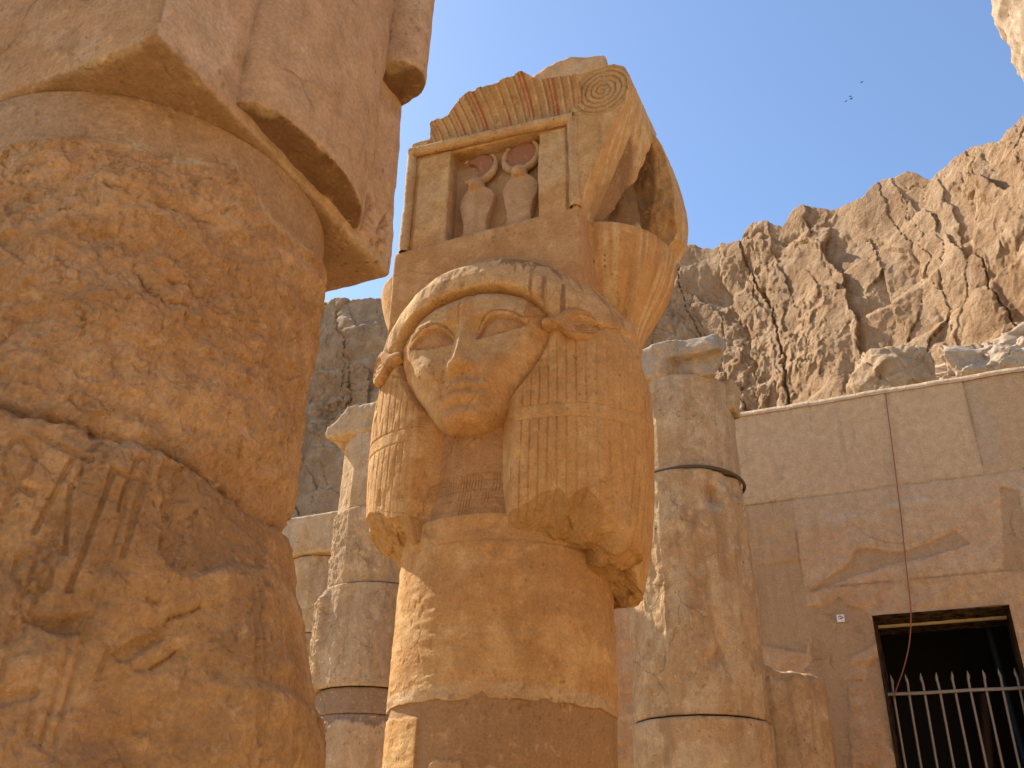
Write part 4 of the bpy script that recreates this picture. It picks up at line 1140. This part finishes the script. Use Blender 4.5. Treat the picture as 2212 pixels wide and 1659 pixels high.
    for a, b in holes:
        q = np.hypot((us - a * .45) / 1.6, zs_ - b + .25 * (us - a * .45))
        gs = np.maximum(gs, .022 * np.exp(-(q / .010) ** 2))
    for P in EROD:
        q = polysd(us + wobx * 1.2, zs_ + wobx, [(a * .45, b) for a, b in P])
        gs = np.maximum(gs * sstep(.01, -.005, q), sstep(-.003, .006, q) * (.012 + .006 * fbm(us * 12, zs_ * 16, us * 0 + 9, 4)))
    for P in BORD:
        q = linesd(us, zs_, [(a * .45, b) for a, b in P])
        gs = np.maximum(gs, (.007 * np.exp(-((q - .008) / .004) ** 2)) * np.clip(.7 + fbm(us * 6, zs_ * 6, us * 0, 3), 0, 1))
    g[sel] = gs
    return r - g * rough
def t_near(V, N):
    x, y, z = V.T; t = rgba(len(V)); TH = np.arctan2(x, -y)
    eb = np.interp(TH, ee[:, 0], ee[:, 1]) + .010 * fbm(TH * 14, z * 3, TH * 0, 4)
    up = sstep(-.006, .006, z - eb)
    blend(t, (.54, .365, .22), up * .8)
    rim = np.exp(-((z - eb) / .012) ** 2) * sstep(-.15, .3, fbm(TH * 9, z * 9, TH * 0 + 4, 3)) * sstep(.3, .9, TH)
    blend(t, (.82, .66, .40), rim)
    lo = sstep(2.36, 2.2, z + .06 * fbm(x * 5, y * 5, z * 5, 3))
    blend(t, (.63, .385, .165), lo * sstep(-.25, .3, fbm(x * 4, y * 4, z * 4 + 5, 4)) * .65)
    sm = np.interp(TH, SEAM[:, 0], SEAM[:, 1])
    blend(t, (.30, .175, .09), np.exp(-((z - sm - .01) / .016) ** 2) * sstep(-.25, .2, fbm(TH * 10, z * 10, TH * 0 + 7, 3)) * .8)
    for P in EROD[:2]:
        m = (TH > -.8) & (TH < 1.9); q = np.full(x.shape, -1.0); q[m] = polysd(TH[m] * .45 + .01 * fbm(TH[m] * 12, z[m] * 22, TH[m] * 0, 4), z[m], [(a * .45, b) for a, b in P])
        blend(t, (.40, .245, .125), sstep(-.004, .008, q) * .7)
    blend(t, (.36, .215, .115), lo * sstep(.08, .35, fbm(x * 7, y * 7, z * 7 + 2, 4)) * .55)
    return t
zs_n = np.concatenate([np.arange(0, 1.55, .04), np.arange(1.55, 3.022, .0042)])
cyl('shaft', zs_n, th_n, near_r, M_near, NC, tint=t_near)
# square block
HB = .4365
BZ = 3.02
def onx(px, py):
    p = at(px, py, 0, NX + HB); return p[1] - NY, p[2]
graf = [[(1525, 780), (1510, 830), (1530, 880), (1545, 930), (1530, 980), (1490, 1010)], [(1575, 850), (1560, 940), (1545, 1010)], [(1580, 850), (1590, 890), (1570, 920), (1590, 960)],
        [(1655, 935), (1630, 970), (1615, 1010)], [(1655, 935), (1660, 980), (1690, 1005)], [(1625, 985), (1665, 985)], [(1630, 1035), (1605, 1080), (1640, 1100), (1655, 1125), (1660, 1060), (1630, 1035)], [(1480, 680), (1475, 760), (1460, 830)]]
graf = [[onx(x * .5788 * .864, y * .5788 * .864) for x, y in P] for P in graf]
lipA = [onx(*p) for p in ((557, 276), (630, 280), (679, 337), (724, 410), (703, 459))]
yA0, yA1 = -.20, .235
lipB = onx(845, 150)
def sdf_block(X, Y, Z):
    w = .008 * fbm(X * 8, Y * 8, Z * 8, 3)
    d = sbox(X, Y, Z, (-HB, -HB, BZ), (HB, HB, 4.75), .008)
    # broken far edge
    e = np.interp(Z, [3.0, 3.25, 3.6, 3.75, 4.0, 4.3, 4.7], [0, .012, .018, .03, .010, .02, .03]).astype(f32)
    d = np.maximum(d, (X + Y - 2 * HB + e * 1.2) * .7 + .6 * w)
    return d + w * .5
V, F = nets(sdf_block, (-HB - .02, -HB - .02, BZ - .02), (HB + .02, HB + .02, 4.76), .0095)
def d_block(V, N):
    x, y, z = V.T
    return .004 * fbm(x * 5, y * 5, z * 5, 4) + .002 * fbm(x * 25, y * 25, z * 25, 3) - .005 * chips(y * 7 + x * 3, z * 9) * (N[:, 0] > .5)
plast = [onx(*p) for p in ((342, 78), (420, 160), (445, 172), (505, 132), (512, 80), (490, 10), (470, -60), (345, -60))]
def t_block(V, N):
    x, y, z = V.T; t = rgba(len(V))
    right = N[:, 0] > .5
    blend(t, (.78, .59, .42), right * .6)  # paler pinkish tint, partly the flare's warm veil painted in
    p = polysd(y, z, plast) + .006 * fbm(y * 20, z * 20, y * 0, 3)
    blend(t, (.80, .62, .45), right * sstep(-.003, .003, p) * .95)
    blend(t, (.30, .185, .105), (N[:, 2] < -.5) * .6)  # shadow under the block painted on its down-facing side
    q = np.minimum(np.abs(x - HB), np.abs(y + HB)) + np.abs(z - BZ) * .7
    blend(t, (.64, .49, .28), sstep(.03, .01, q) * sstep(-.1, .3, fbm(x * 9, y * 9, z * 9, 3)) * .6)
    return t
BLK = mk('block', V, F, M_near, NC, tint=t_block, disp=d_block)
# engraved scratches: narrow sunken strips laid in a finer face panel
def panel():
    ys = np.arange(.10, HB - .02, .0026); zs = np.arange(BZ + .012, 3.56, .0026)
    Y, Z = np.meshgrid(ys, zs)
    g = np.zeros(Y.shape)
    for P in graf:
        q = linesd(Y, Z, P); g = np.maximum(g, np.exp(-(q / .0055) ** 2))
    e = np.minimum(np.minimum(Y - ys[0], ys[-1] - Y), np.minimum(Z - zs[0], zs[-1] - Z))
    X = HB + .012 * sstep(0, .05, e) + .004 * fbm(0 * Y + HB * 5, Y * 5, Z * 5, 4) * 1 + .0022 * fbm(Y * 25, Z * 25, Y * 0, 4) - .011 * g - .006 * sstep(.02, 0, e) - .004 * chips(Y * 8, Z * 9)
    V = np.stack([X, Y, Z], -1).reshape(-1, 3)
    t = rgba(len(V)); blend(t, (.78, .59, .42), .5 + 0 * V[:, 0]); blend(t, (.36, .21, .115), g.reshape(-1) * .55)  # same pale tint as the block, flare veil included
    mk('engraved_face', V, gridF(len(zs), len(ys)), M_near, BLK, tint=t)
panel()
def halfround(name, yc, ry, rx_, zlo, ztop, lean, seed):
    """half-round stub standing out of the block's side, broken off flat below"""
    def f(X, Y, Z):
        k = 1 + .10 * np.clip((Z - zlo) / (ztop - zlo), 0, 1)
        yy = (Y - yc - lean * (Z - zlo)) / (ry * k); xx = np.maximum(X - HB, 0) / (rx_ * k)
        d = (np.sqrt(yy * yy + xx * xx) - 1) * min(ry, rx_)
        w = .006 * fbm(X * 8 + seed, Y * 8, Z * 6, 3)
        d = np.maximum(d, HB - .05 - X)
        d = np.maximum(d, zlo + .10 * (X - HB) + .012 * fbm(X * 14, Y * 14, Z * 0 + seed, 3) - Z)
        return np.maximum(d, Z - ztop) + w
    V, F = nets(f, (HB - .06, yc - ry * 1.2 - .05, zlo - .02), (HB + rx_ * 1.2 + .02, yc + ry * 1.2 + abs(lean) * (ztop - zlo) + .05, ztop + .01), .008)
    def t_(V, N):
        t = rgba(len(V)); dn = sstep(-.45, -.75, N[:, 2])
        blend(t, (.78, .59, .42), .5 + 0 * dn)  # block's pale tint again, with the flare veil in it
        blend(t, (.22, .115, .05), dn * .95)  # brown broken stone, painted darker still to counter the bounced light
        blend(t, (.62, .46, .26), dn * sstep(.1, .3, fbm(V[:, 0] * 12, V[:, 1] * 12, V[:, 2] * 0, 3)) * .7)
        return t
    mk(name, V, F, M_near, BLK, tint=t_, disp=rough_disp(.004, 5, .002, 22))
halfround('engaged_stub', .02, .235, .085, BZ + .03, 4.72, .02, 1)
halfround('engaged_stub', .33, .085, .11, 3.62, 4.72, .0, 5)

# ------------------------------------------------------------------ sixteen-sided columns behind
def drum(name, z0, z1, Rr, mat, par, rough, seed, thd, capz=.0, sides=16, tint=None, botr=None, extra=None, step=.012):
    def rf_(TH, Z):
        r = poly16(TH, Rr, sides)
        x, y = r * np.sin(TH), -r * np.cos(TH)
        r = r + .004 * fbm(x * 4 + seed, y * 4, Z * 4, 4) + .003 * fbm(x * 18, y * 18 + seed, Z * 18, 4)
        rm = rough(TH, Z)
        r = r + rm * (.012 * fbm(x * 6, y * 6, Z * 6 + seed, 4) + .013 * fbm(x * 26, y * 26, Z * 26 + seed, 3) - .010 * chips(TH * Rr * 13 + seed, Z * 13) - .012 * chips(TH * Rr * 34 + seed, Z * 30))
        r = r - .006 * sstep(.012, 0, np.minimum(Z - z0, z1 - Z)) - .006 * sstep(.25, .5, fbm(x * 5 + 3, y * 5, Z * 4 + seed, 3) * 1.5) * (1 - np.clip(rm, 0, 1))
        if extra is not None: r = r + extra(TH, Z)
        return r
    return cyl(name, np.arange(z0, z1 + step * .5, step), thd, rf_, mat, par, tint=tint, capz=capz, botr=botr)
def nz(TH, Z): return 0 * TH
def mott(c1, a1, c2, a2, seed):
    def f(V, N):
        x, y, z = V.T; t = rgba(len(V))
        blend(t, c1, sstep(-.05, .2, fbm(x * 3 + seed, y * 3, z * 2, 5)) * min(1, a1 * 1.4))
        blend(t, c2, sstep(.0, .25, fbm(x * 7, y * 7 + seed, z * 3, 5)) * min(1, a2 * 1.4))
        blend(t, (.30, .19, .10), sstep(.12, .3, fbm(x * 9 + 5, y * 9 + seed, z * 5, 5, .6)) * .42)
        return t
    return f
# right column
RC = empty('fluted_column', (-1.60, 6.72, 0), 'many sided column behind the carved one, with an open joint and broken cap', 'column')
ta = dense(14, 95, .55, 4)
drum('shaft_drum', 0, 2.60, .478, M_back, RC, nz, 2, ta, tint=mott((.46, .29, .14), .5, (.57, .42, .25), .5, 1), step=.02)
def dent(TH, Z):
    d = np.degrees(TH)
    e = -.085 * np.exp(-((d - 40) / 7) ** 2 - ((Z - 4.14) / .09) ** 2) - .035 * np.exp(-((d - 38 + 20 * (Z - 3.05)) / 6) ** 4 - ((Z - 3.05) / .15) ** 4) + .008 * flakes(TH * 3, Z * 4, TH * 0 + 5, 3, 4) - .03 * np.exp(-((d - 55) / 10) ** 2 - ((Z - 4.30) / .07) ** 2)
    e = e - .035 * sstep(.10, .0, np.abs(Z - 2.98 - .003 * (d - 30))) * np.exp(-((d - 30) / 8) ** 2)
    e = e - .03 * sstep(4.12, 4.20, Z + .03 * fbm(TH * 6, Z * 6, TH * 0, 3)) * sstep(48, 62, d)
    return e
drum('shaft_drum', 2.612, 4.345, .468, M_back, RC, lambda TH, Z: .35 * sstep(3.4, 3.2, Z) * sstep(0, .3, fbm(TH * 4, Z * 3, TH * 0, 3)) * sstep(-10, 5, np.degrees(TH)), 5, ta, extra=dent, botr=.42, tint=mott((.47, .30, .15), .6, (.60, .44, .25), .5, 7))
drum('shaft_drum', 4.365, 5.16, .432, M_back, RC, nz, 8, ta, botr=.36, tint=mott((.52, .37, .23), .6, (.47, .31, .18), .4, 4))
V, F = tube([(.452 * math.sin(a), -.452 * math.cos(a), 4.352 + .006 * math.sin(3 * a)) for a in np.linspace(-1.2, 2.2, 60)], .013, 8)
mk('joint_ring', V, F, plain('dark_grout', (.10, .065, .035), .9), RC)
def sdf_cap(sx, broken):
    def f(X, Y, Z):
        w = .07 * fbm(X * 4 + sx, Y * 4, Z * 4, 4)
        d = sbox(X, Y, Z, (-.45, -.45, 5.14), (.45, .45, 5.44), .03)
        d = np.maximum(d, broken(X, Y, Z))
        return d + w * .7
    return f
V, F = nets(sdf_cap(1, lambda X, Y, Z: np.maximum((X - .28 + .5 * (Y + .1) + .5 * (5.2 - Z)) * .7, -sbox(X, Y, Z, (.05, -.6, 5.0), (.6, -.34, 5.30), .02)) ), (-.5, -.5, 5.1), (.5, .5, 5.48), .014)
mk('abacus', V, F, M_back, RC, disp=rough_disp(.006, 12, .004, 30), tint=mott((.45, .37, .28), .7, (.36, .30, .23), .6, 3))
def sdf_chip(X, Y, Z):
    return sbox(X, Y, Z, (.34, -.12, 4.92), (.475, .14, 5.20), .03) + .03 * fbm(X * 7, Y * 7, Z * 7, 3)
V, F = nets(sdf_chip, (.30, -.2, 4.88), (.52, .2, 5.26), .012)
mk('broken_corner', V, F, M_back, RC, disp=rough_disp(.006, 14, .003, 30), tint=mott((.52, .37, .2), .6, (.4, .27, .15), .5, 9))
# left column behind
LC = empty('fluted_column', (-4.31, 6.72, 0), 'many sided column behind, left of the carved one, its lit edge rough and broken', 'column')
tb = dense(10, 110, .55, 4)
lit = lambda TH: sstep(-25, -40, np.degrees((TH + np.pi) % (2 * np.pi) - np.pi))
drum('shaft_drum', 0, 2.74, .462, M_back, LC, lambda TH, Z: .15 + 0 * TH, 12, tb, step=.02, extra=lambda TH, Z: -.02 * sstep(2.66, 2.69, Z + .05 * fbm(TH * 6, Z * 6, TH * 0, 4)),
     tint=lambda V, N: blend(blend(rgba(len(V)), (.52, .37, .24), .5 + 0 * V[:, 0]), (.30, .195, .125), sstep(2.655, 2.665, V[:, 2] + .06 * fbm(np.arctan2(V[:, 0], -V[:, 1]) * 6, V[:, 2] * 6, V[:, 0] * 0, 4)) * .95))
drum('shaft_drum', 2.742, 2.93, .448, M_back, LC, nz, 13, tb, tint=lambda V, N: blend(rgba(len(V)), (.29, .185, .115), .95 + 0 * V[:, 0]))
drum('shaft_drum', 2.94, 3.76, .478, M_back, LC, lambda TH, Z: .35 + 1.2 * lit(TH), 14, tb, botr=.42, extra=lambda TH, Z: lit(TH) * (.055 - .06 * sstep(3.64, 3.76, Z)), tint=mott((.44, .30, .17), .6, (.52, .38, .24), .4, 2))
drum('shaft_drum', 3.765, 4.42, .462, M_back, LC, lambda TH, Z: .5 + .9 * lit(TH), 15, tb, tint=mott((.46, .31, .18), .6, (.40, .27, .15), .4, 5))
drum('shaft_drum', 4.422, 5.20, .440, M_back, LC, nz, 16, tb, tint=mott((.54, .41, .29), .6, (.50, .36, .23), .3, 6), sides=12)
V, F = nets(sdf_cap(5, lambda X, Y, Z: np.maximum((-X - .40 + .9 * (Z - 5.28)) * .7, (X * .2 - Y * 0 + Z - 5.48))), (-.5, -.5, 5.1), (.5, .5, 5.48), .014)
mk('abacus', V, F, M_back, LC, disp=rough_disp(.014, 8, .006, 26), tint=mott((.50, .36, .22), .6, (.56, .42, .27), .5, 3))
# scribbles cut into the lower drum
for k, P in enumerate([[(1380, 1490), (1400, 1485), (1395, 1510), (1425, 1500)], [(1385, 1530), (1420, 1520), (1390, 1550), (1420, 1560)], [(1395, 1570), (1395, 1600), (1420, 1590)], [(1400, 1610), (1385, 1640), (1410, 1650)]]):
    Q = []
    for x, y in P:
        d_ = ray(x * .5788 * .864, (960 + y * .5788) * .864); t_ = 6.30 / d_[1]; q = EYE + d_ * t_ - np.array([-4.31, 6.72, 0])
        h_ = math.hypot(q[0], q[1]); q[:2] *= .463 / h_; Q.append(q)
    V, F = tube(spline(Q, 24), .006, 6)
    mk('scratched_letter', V, F, plain('dark_scratch', (.12, .08, .05), .9), LC)
# far left column with whole cap
FC = empty('fluted_column', (-6.5, 8.95, 0), 'distant column with a whole square cap, half hidden by the near rough one', 'column')
tc_ = dense(35, 100, 1.0, 5)
drum('shaft_drum', 0, 4.02, .455, M_back, FC, lambda TH, Z: .8 * lit(TH), 22, tc_, tint=mott((.50, .36, .23), .6, (.42, .29, .18), .3, 5), step=.02)
drum('shaft_drum', 4.03, 4.92, .452, M_back, FC, lambda TH, Z: .8 * lit(TH), 25, tc_, botr=.40, tint=mott((.50, .36, .23), .6, (.42, .29, .18), .3, 8), step=.02)
V, F = nets(lambda X, Y, Z: sbox(X, Y, Z, (-.50, -.50, 4.92), (.50, .50, 5.40), .012), (-.52, -.52, 4.9), (.52, .52, 5.42), .02)
mk('abacus', V, F, M_back, FC, disp=rough_disp(.008, 5, .004, 24), tint=mott((.54, .40, .27), .6, (.46, .33, .21), .3, 3))
# stump
ST = empty('column_stump', (-1.27, 7.68, 0), 'short broken fluted stump between the joint column and the doorway', 'column stump')
drum('shaft', 0, 3.06, .425, M_back, ST, nz, 31, dense(10, 95, .6, 4), capz=.35, tint=mott((.48, .31, .15), .5, (.60, .43, .23), .5, 2), step=.02,
     extra=lambda TH, Z: -.05 * sstep(2.98, 3.07, Z + .05 * fbm(TH * 5, Z * 5, TH * 0, 3)))
def sdf_st(X, Y, Z):
    zt = 3.10 + .10 * np.clip(-X * 1.6, -1, 1) + .05 * fbm(X * 6, Y * 6, Z * 0, 4)
    return np.maximum(np.hypot(X, Y) - .405 + .02 * fbm(X * 8, Y * 8, Z * 8, 3), np.maximum((Z - zt) * .8, 2.95 - Z))
V, F = nets(sdf_st, (-.43, -.43, 2.93), (.43, .43, 3.30), .012)
mk('broken_top', V, F, M_back, ST, disp=rough_disp(.012, 9, .006, 26), tint=mott((.40, .27, .17), .6, (.55, .42, .28), .4, 2))

# ------------------------------------------------------------------ courtyard wall beyond the right edge of the photo (throws light back)
def yard_wall(name, P, Q, h, th, label):
    P = np.array(P, float); Q = np.array(Q, float); L_ = np.linalg.norm(Q - P); u = (Q - P) / L_; nrm = np.array([-u[1], u[0]])
    s = np.linspace(0, L_, int(L_ / .06)); z = np.linspace(0, h, int(h / .06))
    S, Z = np.meshgrid(s, z)
    D = .02 * fbm(S * 2, Z * 2, S * 0, 4) - .02 * sstep(.02, 0, np.abs(np.mod(Z, .62) - .31)) - .02 * sstep(.02, 0, np.abs(np.mod(S + .7 * np.floor((Z + .31) / .62), 1.4) - .7))
    A = P[None, None] + S[..., None] * u + D[..., None] * nrm
    B = P[None, None] + S[..., None] * u - (th + 0 * D)[..., None] * nrm
    VA = np.concatenate([A, Z[..., None]], -1); VB = np.concatenate([B, Z[..., None]], -1)
    G = np.concatenate([VA, VB[::-1]])
    o = mk(name, G.reshape(-1, 3), gridF(G.shape[0], G.shape[1]), M_back, tint=mott((.5, .36, .22), .5, (.45, .31, .19), .4, 3))
    return tag(o, label, 'wall')
yard_wall('courtyard_wall', (4.25, 8.5), (4.25, -7), 5.0, .5, 'sunlit block wall closing the court on the right')

# ------------------------------------------------------------------ birds
def bird(px, py, s, roll, label):
    p = EYE + ray(px, py) * 55
    V = np.array([(0, 0, 0), (.10, .05, .03), (.30, -.04, .10), (.16, -.10, .05), (0, -.12, 0), (-.10, .05, .03), (-.30, -.04, .10), (-.16, -.10, .05),
                  (0, .18, .01), (.03, .02, .04), (-.03, .02, .04), (.03, -.02, -.04), (-.03, -.02, -.04), (.05, -.26, 0), (-.05, -.26, 0)]) * s
    c, q = math.cos(roll), math.sin(roll)
    V = V * .42
    V = np.stack([V[:, 0] * c - V[:, 2] * q, V[:, 1], V[:, 0] * q + V[:, 2] * c], -1)
    F = np.array([(0, 1, 2), (0, 2, 3), (0, 3, 4), (0, 6, 5), (0, 7, 6), (0, 4, 7), (8, 9, 10), (8, 11, 9), (8, 10, 12), (8, 12, 11), (9, 13, 10), (10, 13, 14), (11, 12, 13), (12, 14, 13), (9, 11, 13), (10, 14, 12)])
    o = mk('bird', V, F, M_bird, smooth=False)
    o.location = p
    return tag(o, label, 'bird', 'birds high in the sky')
bird(1862, 178, 1.0, .2, 'tiny dark bird flying alone, highest and farthest right in the sky')
bird(1837, 209, .9, -.3, 'tiny dark bird flying at the top of the close trio')
bird(1839, 214, 1.1, .1, 'tiny dark bird flying just under the top one of the trio')
bird(1828, 219, .9, .25, 'tiny dark bird flying lowest and leftmost in the sky')
